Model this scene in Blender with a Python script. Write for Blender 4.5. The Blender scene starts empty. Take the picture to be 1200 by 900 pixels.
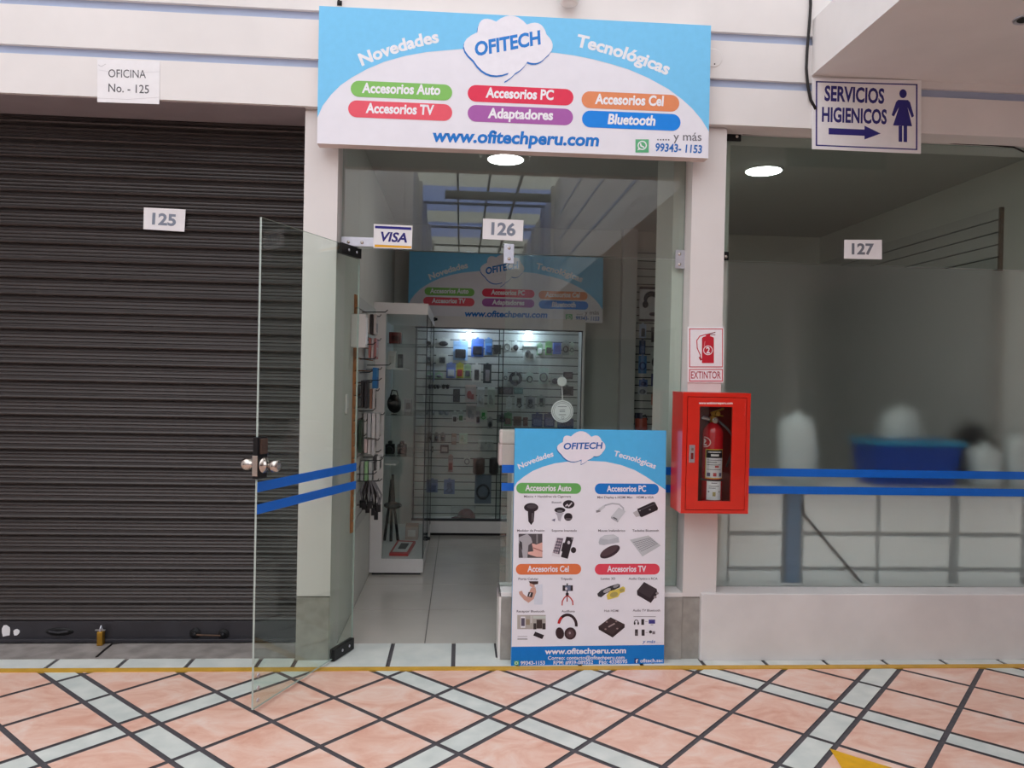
import bpy, bmesh, math, random
from mathutils import Vector, Matrix
random.seed(7)
SC = bpy.context.scene
COL = SC.collection

# ------------------------------------------------------------------ camera
FPX, YAW, PITCH, ROLL = 892.80, 0.0672207, -0.0100541, 0.0212156
CAM = Vector((0, 0, 1.5))
def _axes():
    cy, sy, cp, sp, cr, sr = math.cos(YAW), math.sin(YAW), math.cos(PITCH), math.sin(PITCH), math.cos(ROLL), math.sin(ROLL)
    f = Vector((sy*cp, cy*cp, sp)); r = Vector((cy, -sy, 0)); u = r.cross(f)
    return cr*r + sr*u, -sr*r + cr*u, f
AR, AU, AF = _axes()
cam = bpy.data.cameras.new('camera'); cam.lens = FPX/1200*36; cam.sensor_width = 36; cam.sensor_fit = 'HORIZONTAL'
cam.clip_start = .05
co = bpy.data.objects.new('camera', cam); COL.objects.link(co)
co.matrix_world = Matrix(((AR.x, AU.x, -AF.x, CAM.x), (AR.y, AU.y, -AF.y, CAM.y), (AR.z, AU.z, -AF.z, CAM.z), (0, 0, 0, 1)))
SC.camera = co

# ------------------------------------------------------------------ light and exposure
SC.view_settings.view_transform = 'Standard'; SC.view_settings.look = 'None'
SC.view_settings.gamma = 1; SC.view_settings.use_curve_mapping = False
SC.view_settings.exposure = 0.40
w = bpy.data.worlds.new('sky'); SC.world = w; w.use_nodes = True
_nt = w.node_tree; _bg = _nt.nodes['Background']
_tc = _nt.nodes.new('ShaderNodeTexCoord'); _sep = _nt.nodes.new('ShaderNodeSeparateXYZ'); _rmp = _nt.nodes.new('ShaderNodeValToRGB')
_nt.links.new(_tc.outputs['Generated'], _sep.inputs[0]); _nt.links.new(_sep.outputs['Z'], _rmp.inputs[0]); _nt.links.new(_rmp.outputs[0], _bg.inputs[0])
_rmp.color_ramp.elements[0].position = 0.0; _rmp.color_ramp.elements[0].color = (.80, .82, .86, 1)
_rmp.color_ramp.elements[1].position = 0.8; _rmp.color_ramp.elements[1].color = (.94, .96, 1.0, 1)
_bg.inputs[1].default_value = 1.75
SC.cycles.sample_clamp_indirect = 4.0
SC.cycles.max_bounces = 14; SC.cycles.transparent_max_bounces = 24; SC.cycles.transmission_bounces = 10
SC.cycles.use_denoising = True

def ray(x, y): return AR*((x-600)/FPX) - AU*((y-450)/FPX) + AF
def at(x, y, Y):                      # the point behind pixel (x, y) at depth Y
    d = ray(x, y); return CAM + d*(Y/d.y)
def atZ(x, y, Z):
    d = ray(x, y); return CAM + d*((Z-1.5)/d.z)

# ------------------------------------------------------------------ materials
def lin(c):
    return tuple((v/255/12.92 if v/255 <= .04045 else ((v/255+.055)/1.055)**2.4) for v in c[:3]) + (1,)
_mc = {}
def mat(name, rgb, rough=.5, metal=0, noise=.06, scale=12, spec=.3, bump=0, emit=0, coat=0, stretch=None, rgb2=None):
    key = (name, rgb, rough, metal, emit)
    if key in _mc: return _mc[key]
    m = bpy.data.materials.new(name); m.use_nodes = True; nt = m.node_tree; b = nt.nodes['Principled BSDF']
    b.inputs['Roughness'].default_value = rough; b.inputs['Metallic'].default_value = metal
    b.inputs['Specular IOR Level'].default_value = spec
    if coat: b.inputs['Coat Weight'].default_value = coat; b.inputs['Coat Roughness'].default_value = .05
    c = lin(rgb)
    if noise or bump:
        tc = nt.nodes.new('ShaderNodeTexCoord'); n = nt.nodes.new('ShaderNodeTexNoise'); n.inputs['Scale'].default_value = scale
        n.inputs['Detail'].default_value = 5
        src = tc.outputs['Object']
        if stretch:
            mp = nt.nodes.new('ShaderNodeMapping'); mp.inputs['Scale'].default_value = stretch
            nt.links.new(src, mp.inputs[0]); src = mp.outputs[0]
        nt.links.new(src, n.inputs['Vector'])
        r = nt.nodes.new('ShaderNodeValToRGB'); nt.links.new(n.outputs['Fac'], r.inputs[0])
        c2 = lin(rgb2) if rgb2 else tuple(min(1, v*(1+noise)) for v in c[:3]) + (1,)
        c1 = c if rgb2 else tuple(v*(1-noise) for v in c[:3]) + (1,)
        r.color_ramp.elements[0].position = .35; r.color_ramp.elements[1].position = .68
        r.color_ramp.elements[0].color = c1; r.color_ramp.elements[1].color = c2
        nt.links.new(r.outputs[0], b.inputs['Base Color'])
        if bump:
            bp = nt.nodes.new('ShaderNodeBump'); bp.inputs['Strength'].default_value = bump; bp.inputs['Distance'].default_value = .01
            nt.links.new(n.outputs['Fac'], bp.inputs['Height']); nt.links.new(bp.outputs[0], b.inputs['Normal'])
    else:
        b.inputs['Base Color'].default_value = c
    if emit:
        b.inputs['Emission Color'].default_value = c; b.inputs['Emission Strength'].default_value = emit
    _mc[key] = m
    return m
def ink(rgb, rough=.45): return mat('print', tuple(rgb), rough, 0, .02, 30, .25)

def glass(name, tint, gloss=.045, frost=None):
    m = bpy.data.materials.new(name); m.use_nodes = True; nt = m.node_tree; N = nt.nodes; L = nt.links
    N.remove(N['Principled BSDF']); out = N['Material Output']
    lw = N.new('ShaderNodeLayerWeight'); lw.inputs[0].default_value = .5
    pw = N.new('ShaderNodeMath'); pw.operation = 'POWER'; pw.inputs[1].default_value = 5; L.new(lw.outputs['Facing'], pw.inputs[0])
    ma = N.new('ShaderNodeMath'); ma.operation = 'MULTIPLY_ADD'; ma.inputs[1].default_value = .8; ma.inputs[2].default_value = gloss
    L.new(pw.outputs[0], ma.inputs[0])
    gl = N.new('ShaderNodeBsdfGlossy'); gl.inputs['Roughness'].default_value = 0
    mx = N.new('ShaderNodeMixShader'); L.new(ma.outputs[0], mx.inputs[0]); L.new(gl.outputs[0], mx.inputs[2])
    if frost is None:
        tr = N.new('ShaderNodeBsdfTransparent'); tr.inputs[0].default_value = tint + (1,); L.new(tr.outputs[0], mx.inputs[1])
    else:
        rf = N.new('ShaderNodeBsdfRefraction'); rf.inputs['Color'].default_value = tint + (1,)
        rf.inputs['Roughness'].default_value = frost; rf.inputs['IOR'].default_value = 1.25
        df = N.new('ShaderNodeBsdfDiffuse'); df.inputs[0].default_value = (.50, .56, .54, 1)
        m2 = N.new('ShaderNodeMixShader'); m2.inputs[0].default_value = .015
        L.new(rf.outputs[0], m2.inputs[1]); L.new(df.outputs[0], m2.inputs[2]); L.new(m2.outputs[0], mx.inputs[1])
    L.new(mx.outputs[0], out.inputs[0])
    return m
def clear(name, tint, gloss=.06): return glass(name, tint, gloss)

M = dict(
    plaster=mat('white_plaster', (232, 228, 226), .6, 0, .03, 3, .2, .12),
    pillar=mat('pillar_paint', (226, 221, 219), .55, 0, .03, 2.5, .2, .08),
    groove=mat('blue_groove_paint', (176, 188, 214), .6, 0, .04, 5),
    plinth=mat('plinth_stone', (160, 156, 150), .6, 0, .12, 14, .2, .15),
    grey=mat('grey_sill_paint', (224, 221, 220), .6, 0, .05, 4, .2, .1),
    inner=mat('interior_paint', (218, 218, 212), .7, 0, .03, 2, .15),
    ceil=mat('interior_ceiling', (190, 190, 186), .8, 0, .02, 2, .1),
    shutter=mat('shutter_paint', (66, 61, 60), .36, .25, .12, 3, .4, 0, stretch=(.6, 1, 14)),
    rail=mat('shutter_rail_paint', (58, 57, 62), .45, .2, .12, 8, .4),
    concrete=mat('rough_concrete', (146, 139, 135), .85, 0, .2, 9, .1, .5),
    marble=mat('pale_marble', (205, 210, 206), .4, 0, .05, 6, .3, 0, rgb2=(224, 226, 221)),
    marble2=mat('grey_green_marble', (204, 210, 205), .35, 0, .05, 9, .35, 0, rgb2=(224, 227, 221)),
    joint=mat('dark_joint', (84, 80, 84), .6, 0, .15, 40),
    yellow=mat('yellow_strip_paint', (206, 160, 62), .5, 0, .1, 12),
    yellow2=mat('yellow_floor_paint', (226, 170, 26), .5, 0, .08, 25, .3),
    steel=mat('brushed_steel', (200, 200, 208), .32, .85, .05, 40),
    chrome=mat('worn_nickel', (196, 188, 180), .22, 1, .04, 30),
    black=mat('black_fitting', (26, 26, 28), .4, .1, .08, 30),
    brass=mat('brass', (190, 146, 60), .35, .8, .1, 30),
    red=mat('red_enamel', (214, 40, 24), .28, 0, .03, 20, .5, 0, coat=.6),
    redin=mat('red_enamel_inside', (120, 30, 24), .5, 0, .05, 20),
    blue=mat('blue_film', (22, 108, 214), .35, 0, .04, 18, .4),
    white=mat('white_laminate', (226, 222, 220), .4, 0, .02, 10, .3),
    paper=mat('paper', (240, 238, 240), .7, 0, .02, 20, .1, .1),
    canvas=mat('banner_vinyl', (236, 234, 242), .5, 0, .015, 12, .3),
    slat=mat('slatwall_board', (198, 198, 194), .5, 0, .03, 4, .2),
    slatgap=mat('slatwall_gap', (40, 40, 40), .7, 0, .05, 20),
    mdf=mat('mdf_edge', (176, 112, 66), .7, 0, .15, 30, .1),
    itile=mat('polished_tile', (196, 190, 182), .12, 0, .05, 2.5, .5),
    ijoint=mat('tile_joint', (110, 106, 102), .7, 0, .1, 20),
    beam=mat('truss_paint', (120, 122, 126), .5, .2, .05, 10),
    cable=mat('cable_rubber', (38, 34, 34), .5, 0, .1, 30),
    edge=mat('glass_edge', (176, 190, 184), .25, 0, .05, 30, .5),
    navy=mat('navy_print', (52, 48, 128), .45, 0, .02, 30),
    led=mat('led_diffuser', (255, 255, 255), .4, 0, 0, 1, .3, 0, emit=18),
    bulb=mat('bulb_glow', (214, 232, 255), .4, 0, 0, 1, .3, 0, emit=30),
    ringw=mat('white_trim_ring', (232, 232, 232), .4, 0, .02, 20),
)
# pink marble: mottled warm clouds
def pink():
    m = bpy.data.materials.new('pink_marble'); m.use_nodes = True; nt = m.node_tree; b = nt.nodes['Principled BSDF']
    b.inputs['Roughness'].default_value = .38; b.inputs['Specular IOR Level'].default_value = .35
    tc = nt.nodes.new('ShaderNodeTexCoord'); mp = nt.nodes.new('ShaderNodeMapping'); mp.inputs['Scale'].default_value = (1, 1.6, 1)
    n = nt.nodes.new('ShaderNodeTexNoise'); n.inputs['Scale'].default_value = 4.6; n.inputs['Detail'].default_value = 9; n.inputs['Roughness'].default_value = .66
    n.inputs['Distortion'].default_value = .8
    r = nt.nodes.new('ShaderNodeValToRGB'); e = r.color_ramp.elements
    e[0].position = .3; e[0].color = lin((222, 164, 142)); e[1].position = .72; e[1].color = lin((244, 220, 208))
    x = e.new(.5); x.color = lin((236, 193, 174))
    nt.links.new(tc.outputs['Object'], mp.inputs[0]); nt.links.new(mp.outputs[0], n.inputs['Vector']); nt.links.new(n.outputs['Fac'], r.inputs[0])
    nt.links.new(r.outputs[0], b.inputs['Base Color'])
    return m
M['pink'] = pink()
M['glass'] = glass('clear_glass', (.90, .94, .92), .05)
M['tglass'] = glass('transom_glass', (.84, .87, .85), .078)
M['dglass'] = glass('door_glass', (.90, .95, .92), .035)
M['fglass'] = glass('frosted_film_glass', (.965, .99, .98), .025, .32)
M['g127'] = glass('dusty_glass', (.80, .85, .82), .045)
M['cglass'] = glass('cabinet_glass', (.93, .96, .95), .03)
M['wrap'] = clear('clear_wrap', (.95, .96, .96), .06)

# ------------------------------------------------------------------ mesh builder
class MB:
    def __init__(s): s.v = []; s.f = []; s.m = []; s.mats = []
    def mi(s, m):
        if m not in s.mats: s.mats.append(m)
        return s.mats.index(m)
    def add(s, vs, fs, m):
        o = len(s.v); k = s.mi(m); s.v += [Vector(p) for p in vs]
        for f in fs: s.f.append([o+i for i in f]); s.m.append(k)
        return s
    def box(s, a, b, m):
        (x0, y0, z0), (x1, y1, z1) = a, b
        x0, x1 = min(x0, x1), max(x0, x1); y0, y1 = min(y0, y1), max(y0, y1); z0, z1 = min(z0, z1), max(z0, z1)
        return s.add([(x0,y0,z0),(x1,y0,z0),(x1,y1,z0),(x0,y1,z0),(x0,y0,z1),(x1,y0,z1),(x1,y1,z1),(x0,y1,z1)],
                     [(0,3,2,1),(4,5,6,7),(0,1,5,4),(1,2,6,5),(2,3,7,6),(3,0,4,7)], m)
    def obox(s, c, ax, ay, az, m):           # oriented box: centre and half-axis vectors
        c, ax, ay, az = map(Vector, (c, ax, ay, az))
        vs = [c + ax*i + ay*j + az*k for k in (-1, 1) for (i, j) in ((-1,-1),(1,-1),(1,1),(-1,1))]
        return s.add(vs, [(0,3,2,1),(4,5,6,7),(0,1,5,4),(1,2,6,5),(2,3,7,6),(3,0,4,7)], m)
    def prism(s, pts, d, m, ms=None):        # polygon swept by vector d
        d = Vector(d); pts = [Vector(p) for p in pts]; n = len(pts)
        s.add(pts + [p + d for p in pts], [tuple(range(n))[::-1], tuple(range(n, 2*n))], m)
        o = len(s.v) - 2*n; k = s.mi(ms or m)
        for i in range(n):
            j = (i+1) % n; s.f.append([o+i, o+j, o+n+j, o+n+i]); s.m.append(k)
        return s
    def tube(s, pts, r, m, n=8, cap=True):
        pts = [Vector(p) for p in pts]; R = r if isinstance(r, (list, tuple)) else [r]*len(pts)
        rings = []; up = None
        for i, p in enumerate(pts):
            t = (pts[min(i+1, len(pts)-1)] - pts[max(i-1, 0)]).normalized()
            if up is None: up = Vector((0, 0, 1)) if abs(t.z) < .9 else Vector((1, 0, 0))
            a = t.cross(up).normalized(); b = a.cross(t).normalized(); up = b
            rings.append([p + (a*math.cos(2*math.pi*k/n) + b*math.sin(2*math.pi*k/n))*R[i] for k in range(n)])
        vs = [q for g in rings for q in g]; fs = []
        for i in range(len(pts)-1):
            for k in range(n):
                fs.append((i*n+k, i*n+(k+1) % n, (i+1)*n+(k+1) % n, (i+1)*n+k))
        if cap: fs += [tuple(range(n))[::-1], tuple(range((len(pts)-1)*n, len(pts)*n))]
        return s.add(vs, fs, m)
    def lathe(s, c, ax, prof, m, n=24):      # prof: (along, radius) along axis ax from c
        c = Vector(c); ax = Vector(ax).normalized(); a = ax.orthogonal().normalized(); b = ax.cross(a)
        vs = []; fs = []
        for (t, r) in prof:
            vs += [c + ax*t + (a*math.cos(2*math.pi*k/n) + b*math.sin(2*math.pi*k/n))*max(r, 1e-5) for k in range(n)]
        for i in range(len(prof)-1):
            for k in range(n): fs.append((i*n+k, i*n+(k+1) % n, (i+1)*n+(k+1) % n, (i+1)*n+k))
        fs += [tuple(range(n))[::-1], tuple(range((len(prof)-1)*n, len(prof)*n))]
        return s.add(vs, fs, m)
    def ball(s, c, r, m, n=14):
        rx, ry, rz = r if isinstance(r, (tuple, list)) else (r, r, r); c = Vector(c); vs = []; fs = []; h = n//2+1
        for i in range(h+1):
            th = math.pi*i/h
            for k in range(n):
                ph = 2*math.pi*k/n
                vs.append(c + Vector((rx*math.sin(th)*math.cos(ph), ry*math.sin(th)*math.sin(ph), rz*math.cos(th))))
        for i in range(h):
            for k in range(n): fs.append((i*n+k, (i+1)*n+k, (i+1)*n+(k+1) % n, i*n+(k+1) % n))
        return s.add(vs, fs, m)
    def build(s, name, parent=None, bevel=0, smooth=False, origin=None):
        if origin is None:
            if parent is not None: origin = parent.matrix_world.translation.copy() if parent.parent is None else parent['_o'] and Vector(parent['_o'])
            else:
                xs = [p.x for p in s.v]; ys = [p.y for p in s.v]; zs = [p.z for p in s.v]
                origin = Vector(((min(xs)+max(xs))/2, (min(ys)+max(ys))/2, min(zs)))
        origin = Vector(origin)
        me = bpy.data.meshes.new(name); me.from_pydata([p - origin for p in s.v], [], s.f)
        for m in s.mats: me.materials.append(m)
        for p, k in zip(me.polygons, s.m): p.material_index = k; p.use_smooth = smooth
        me.update()
        o = bpy.data.objects.new(name, me); COL.objects.link(o)
        if parent is not None: o.parent = parent
        else: o.location = origin
        ORG[o.name] = origin
        if bevel:
            b = o.modifiers.new('bevel', 'BEVEL'); b.width = bevel; b.segments = 2; b.limit_method = 'ANGLE'; b.angle_limit = math.radians(40)
        return o
ORG = {}
def build(mb, name, parent=None, bevel=0, smooth=False):
    return mb.build(name, parent, bevel, smooth, ORG[parent.name] if parent is not None else None)
def thing(name, loc, label, cat, group=None, kind=None):
    o = bpy.data.objects.new(name, None); COL.objects.link(o); o.location = loc; o.empty_display_size = .05
    ORG[o.name] = Vector(loc)
    return tag(o, label, cat, group, kind)
def tag(o, label, cat, group=None, kind=None):
    o['label'] = label; o['category'] = cat
    if group: o['group'] = group
    if kind: o['kind'] = kind
    return o
def struct(o, label, cat): return tag(o, label, cat, None, 'structure')

# ------------------------------------------------------------------ printing on flat faces
_tx = {}
def glyphs(txt, bold=.0, shear=0.0):
    key = (txt, bold, shear)
    if key in _tx: return _tx[key]
    cu = bpy.data.curves.new('t', 'FONT'); cu.body = txt; cu.offset = bold; cu.shear = shear; cu.resolution_u = 3; cu.fill_mode = 'FRONT'
    o = bpy.data.objects.new('t', cu); COL.objects.link(o); bpy.context.view_layer.update()
    me = bpy.data.meshes.new_from_object(o.evaluated_get(bpy.context.evaluated_depsgraph_get()))
    vs = [(v.co.x, v.co.y) for v in me.vertices]; fs = [tuple(p.vertices) for p in me.polygons]
    bpy.data.objects.remove(o); bpy.data.curves.remove(cu); bpy.data.meshes.remove(me)
    _tx[key] = (vs, fs)
    return _tx[key]
CAPH = .66       # cap height of the built-in face, measured below
_cv = glyphs('H')[0]; CAPH = max(y for x, y in _cv)

class Face:
    """A flat printed face: origin o, unit axes ux and uz, normal n. Marks are read off the photograph's pixels and kept in metres."""
    def __init__(s, o, ux, uz, step=.0005):
        s.o = Vector(o); s.ux = Vector(ux).normalized(); s.uz = Vector(uz).normalized(); s.n = s.ux.cross(s.uz).normalized(); s.step = step
        s.items = []; s.fr = (0, 0, 1)
    def loc(s, x, y):
        fx, fy, k = s.fr; x, y = fx + x/k, fy + y/k
        d = ray(x, y); t = (s.o - CAM).dot(s.n)/d.dot(s.n); p = CAM + d*t - s.o
        return (p.dot(s.ux), p.dot(s.uz))
    def frame(s, x=0, y=0, k=1): s.fr = (x, y, k)
    def scale(s, x, y):
        a = s.loc(x, y); b = s.loc(x+1, y); return math.hypot(b[0]-a[0], b[1]-a[1])
    def raw(s, pts, m, layer): s.items.append((pts, [tuple(range(len(pts)))], m, layer))
    def poly(s, px, col, layer=1): s.raw([s.loc(*p) for p in px], col if not isinstance(col, tuple) else ink(col), layer)
    def rect(s, x0, y0, x1, y1, col, layer=1): s.poly([(x0,y0),(x0,y1),(x1,y1),(x1,y0)], col, layer)
    def ell(s, x, y, rx, ry, col, layer=1, ang=0, n=24):
        ca, sa = math.cos(math.radians(ang)), math.sin(math.radians(ang))
        s.poly([(x + rx*math.cos(-t)*ca - ry*math.sin(-t)*sa, y + rx*math.cos(-t)*sa + ry*math.sin(-t)*ca) for t in [2*math.pi*i/n for i in range(n)]], col, layer)
    def ring(s, x, y, r, w, col, layer=1, n=36, a0=0, a1=360, ry=None):
        m = ink(col) if isinstance(col, tuple) else col; ry = ry or r; P = []
        for i in range(n+1):
            t = math.radians(a0 + (a1-a0)*i/n); P.append((s.loc(x+(r-w)*math.cos(t), y+(ry-w)*math.sin(t)), s.loc(x+r*math.cos(t), y+ry*math.sin(t))))
        for i in range(n): s.items.append(([P[i][0], P[i][1], P[i+1][1], P[i+1][0]], [(0,1,2,3)], m, layer))
    def line(s, px, w, col, layer=1):
        m = ink(col) if isinstance(col, tuple) else col
        P = [s.loc(*p) for p in px]; h = w*s.scale(*px[0])/2
        for li, (a, b) in enumerate(zip(P, P[1:])):
            d = Vector((b[0]-a[0], b[1]-a[1]))
            if d.length < 1e-9: continue
            d.normalize(); q = Vector((-d.y, d.x))*h; e = d*h*.6
            s.items.append(([(a[0]+q.x-e.x, a[1]+q.y-e.y), (a[0]-q.x-e.x, a[1]-q.y-e.y), (b[0]-q.x+e.x, b[1]-q.y+e.y), (b[0]+q.x+e.x, b[1]+q.y+e.y)], [(0,1,2,3)], m, layer + .08*li))
    def pill(s, x0, y0, x1, y1, h, col, layer=1):        # capsule from left centre to right centre
        a, b = s.loc(x0, y0), s.loc(x1, y1); r = h*s.scale(x0, y0)/2; z = (a[1]+b[1])/2; pts = []
        for i in range(13):
            t = math.pi/2 + math.pi*i/12; pts.append((a[0]+r+r*math.cos(t), z+r*math.sin(t)))
        for i in range(13):
            t = -math.pi/2 + math.pi*i/12; pts.append((b[0]-r+r*math.cos(t), z+r*math.sin(t)))
        s.raw(pts, ink(col), layer)
    def text(s, txt, x0, y0, x1, y1, h, col, layer=2, bold=.0, shear=0, bend=0, level=False):
        m = ink(col) if isinstance(col, tuple) else col
        vs, fs = glyphs(txt, bold, shear); a = s.loc(x0, y0); b = s.loc(x1, y1)
        if level: z = (a[1]+b[1])/2; a = (a[0], z); b = (b[0], z)
        xm = min(v[0] for v in vs); W = max(v[0] for v in vs) - xm
        d = Vector((b[0]-a[0], b[1]-a[1])); L = d.length; d.normalize(); q = Vector((-d.y, d.x)); k = h*s.scale(x0, y0)/CAPH; bd = bend*s.scale(x0, y0)
        out = []
        for (x, y) in vs:
            t = (x-xm)/W; sl = bd*4*(1-2*t)/L
            out.append((a[0]+d.x*t*L+q.x*(y*k+bd*4*t*(1-t))-d.x*y*k*sl, a[1]+d.y*t*L+q.y*(y*k+bd*4*t*(1-t))-d.y*y*k*sl))
        s.items.append((out, fs, m, layer))
    def cloud(s, anchors, col, layer, bulge=.42):
        pts = []
        for i, a in enumerate(anchors):
            b = anchors[(i+1) % len(anchors)]; a3 = len(a) > 2
            pa, pb = Vector(s.loc(a[0], a[1])), Vector(s.loc(b[0], b[1])); d = pb - pa; q = Vector((-d.y, d.x)); k = a[2] if a3 else bulge
            for j in range(7):
                t = j/7; pts.append(tuple(pa + d*t + q*k*4*t*(1-t)*.9))
        s.raw(pts[::-1], ink(col), layer)
    def emit(s, mb, o=None, ux=None, uz=None, k=1, clip=None):
        o = Vector(o) if o is not None else s.o; ux = Vector(ux) if ux is not None else s.ux; uz = Vector(uz) if uz is not None else s.uz; n = ux.cross(uz).normalized()
        for pts, fs, m, ly in s.items:
            mb.add([o + ux*x*k + uz*z*k + n*(s.step*ly) for x, z in pts], fs, m)
        return mb

# ================================================================== STRUCTURE
YF = 3.96      # fascia front
YP = 4.00      # pillar front
YG = 4.12      # shop glass
YI = 4.30      # inner side of the shopfront
ZL = 2.855     # fascia underside
YB = 7.40      # back wall of the shops

# floor of the arcade: a slanted lattice of pink tiles, pale strips and dark joints
def make_floor():
    a, s_, a2, s2 = .2200*1.5, .0849*1.5, .2164*1.5, .0828*1.5
    th = .819609; oa, ob = -2.10265*1.5, 1.69233*1.5
    da = Vector((math.cos(th), math.sin(th))); db = Vector((math.cos(th-math.pi/2), math.sin(th-math.pi/2)))
    g = .0115
    def cells(o, t, st, first):
        res = []; per = 3*t + st
        for k in range(-16, 18):
            base = o + k*per
            if first == 'A':            # A0..A3 three tiles, then strip A3..A4
                seq = [(0, t, 0), (t, 2*t, 0), (2*t, 3*t, 0), (3*t, 3*t+st, 1)]
            else:                       # B0 strip then three tiles
                seq = [(0, st, 1), (st, st+t, 0), (st+t, st+2*t, 0), (st+2*t, st+3*t, 0)]
            res += [(base+x, base+y, q) for x, y, q in seq]
        return res
    CA, CB = cells(oa, a, s_, 'A'), cells(ob, a2, s2, 'B')
    bm = bmesh.new(); y1 = 3.885
    for (p0, p1, qa) in CA:
        for (r0, r1, qb) in CB:
            c = db*(p0+p1)/2 + da*(r0+r1)/2
            if not (-7.5 < c.x < 8.5 and -13 < c.y < y1+.4): continue
            vs = [bm.verts.new((*(db*p + da*r), 0)) for p, r in ((p0+g, r0+g), (p1-g, r0+g), (p1-g, r1-g), (p0+g, r1-g))]
            f = bm.faces.new(vs); f.material_index = 1 if qa != qb else 0
            if f.normal.z < 0: pass
    bmesh.ops.bisect_plane(bm, geom=bm.verts[:] + bm.edges[:] + bm.faces[:], plane_co=(0, y1, 0), plane_no=(0, 1, 0), clear_outer=True)
    bmesh.ops.recalc_face_normals(bm, faces=bm.faces[:])
    vs = [bm.verts.new(p) for p in ((-8, -24, -.004), (9, -24, -.004), (9, YB+.2, -.004), (-8, YB+.2, -.004))]
    f = bm.faces.new(vs); f.material_index = 2
    for f in bm.faces:
        f.normal_update()
        if f.normal.z < 0: f.normal_flip()
    me = bpy.data.meshes.new('floor'); bm.to_mesh(me); bm.free()
    for m in (M['pink'], M['marble2'], M['joint']): me.materials.append(m)
    o = bpy.data.objects.new('floor', me); COL.objects.link(o)
    struct(o, 'arcade floor of pink marble tiles crossed by pale strips and dark joints', 'floor')
make_floor()

# yellow strip and marble threshold
mb = MB(); mb.box((-6, 3.862, -.003), (6, 3.908, .004), M['yellow'])
struct(build(mb, 'trim_1'), 'thin yellow strip along the edge of the pink floor', 'floor strip')
mb = MB()
jx = [(54, 783), (137, 783), (217, 783), (299, 783), (342, 783), (454, 782), (531, 781), (607, 781), (680, 781), (753, 781), (826, 780.5), (900, 780.5), (972, 780.5), (1042, 780), (1112, 780), (1181, 780)]
xs = sorted([-6, -5.3, -4.6, -3.9, -3.3, -2.6] + [atZ(x, y, 0).x for x, y in jx] + [3.4, 3.75, 4.1, 4.5, 6])
for x0, x1 in zip(xs, xs[1:]):
    yb = YI if x0 > -.75 and x1 < .5 else 4.03
    mb.box((x0+.011, 3.908, -.003), (x1-.011, 4.03, .003), M['marble'])
    if -.7 < x1 and x0 < .3: mb.box((max(x0+.011, -.655), 4.03, -.003), (min(x1-.011, .215), 4.25, .003), M['marble'])
struct(build(mb, 'trim_2'), 'row of pale marble threshold slabs with dark joints at the shopfronts', 'threshold')
mb = MB(); mb.box((-5, 4.03, -.003), (-.824, 4.6, .006), M['concrete'])
mb.tube([atZ(113, 770, .008), atZ(122, 762, .008), atZ(131, 755, .008), atZ(150, 752, .008), atZ(160, 750, .008)], .006, M['cable'], 6)
struct(build(mb, 'floor_concrete'), 'rough dark concrete sill in front of the roller shutter', 'floor')

# fascia of planks with recessed blue grooves
mb = MB()
zt = [(ZL, 3.052), (3.097, 3.295), (3.342, 3.54), (3.585, 4.2)]
for i, (z0, z1) in enumerate(zt): mb.box((-6, YF, z0), (6, YI, z1), M['plaster'])
for z0, z1 in ((3.052, 3.097), (3.295, 3.342), (3.54, 3.585)): mb.box((-6, YF+.022, z0), (6, YI, z1), M['groove'])
mb.box((-6, YF+.01, 4.2), (1.9, YI, 6.2), M['plaster'])
struct(build(mb, 'wall_front'), 'white plank fascia with recessed pale blue grooves above the shopfronts', 'wall')

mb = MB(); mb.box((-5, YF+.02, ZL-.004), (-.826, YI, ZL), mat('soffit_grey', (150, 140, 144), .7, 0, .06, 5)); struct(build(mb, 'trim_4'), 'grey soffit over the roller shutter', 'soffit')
# pillars
def pillar(x0, x1, label, seam):
    mb = MB(); mb.box((x0, YP, .338), (x1, YP+.02, ZL-.012), M['pillar']); mb.box((x0, YP+.02, 0), (x1, YI, ZL-.012), M['pillar']); mb.box((x0-.0005, YP+.003, 0), (x1-.003, YP+.02, .332), M['plinth'])
    mb.box((x0, YP+.012, ZL-.012), (x1, YI, ZL), M['pillar'])
    return struct(build(mb, 'pillar'), label, 'pillar')
pillar(-.826, -.655, 'white pillar with stone plinth between the shutter and the glass door', 1)
pillar(1.21, 1.392, 'white pillar that carries the red extinguisher cabinet', 1)
mb = MB(); mb.box((1.150, 4.145, 0), (1.46, 4.5, 2.95), M['inner']); mb.box((1.46, 4.3, 0), (1.52, 5.4, 2.95), M['inner'])
struct(build(mb, 'wall_right'), 'pale dividing wall between the phone shop and the frosted shop', 'wall')
mb = MB(); mb.prism([(1.46, 5.4, 0), (1.52, 5.4, 0), (2.30, YB, 0), (2.22, YB, 0)], (0, 0, 2.95), M['inner']); struct(build(mb, 'wall_rear'), 'pale slanted rear dividing wall of the phone shop', 'wall')
mb = MB(); mb.box((-.826, YI, 0), (-.655, YB, 2.95), M['inner'])
struct(build(mb, 'wall_left'), 'pale inner left wall of the phone shop', 'wall')
mb = MB(); mb.box((-6, YB, 0), (6, YB+.1, 2.95), M['inner'])
struct(build(mb, 'wall_back'), 'pale back wall of the shops', 'wall')
mb = MB(); mb.box((-6, YI, 2.95), (6, YB+.1, 3.1), M['ceil'])
struct(build(mb, 'ceiling'), 'plain pale ceiling inside the shops', 'ceiling')
mb = MB(); mb.box((3.55, YI, 0), (3.7, YB, 2.95), M['inner'])
struct(build(mb, 'wall_side'), 'pale far side wall of the frosted shop', 'wall')
mb = MB(); mb.box((-6, 4.6, 0), (-.826, 4.7, 2.95), M['inner']); struct(build(mb, 'wall_closed'), 'plain wall inside the shuttered shop', 'wall')
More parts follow.
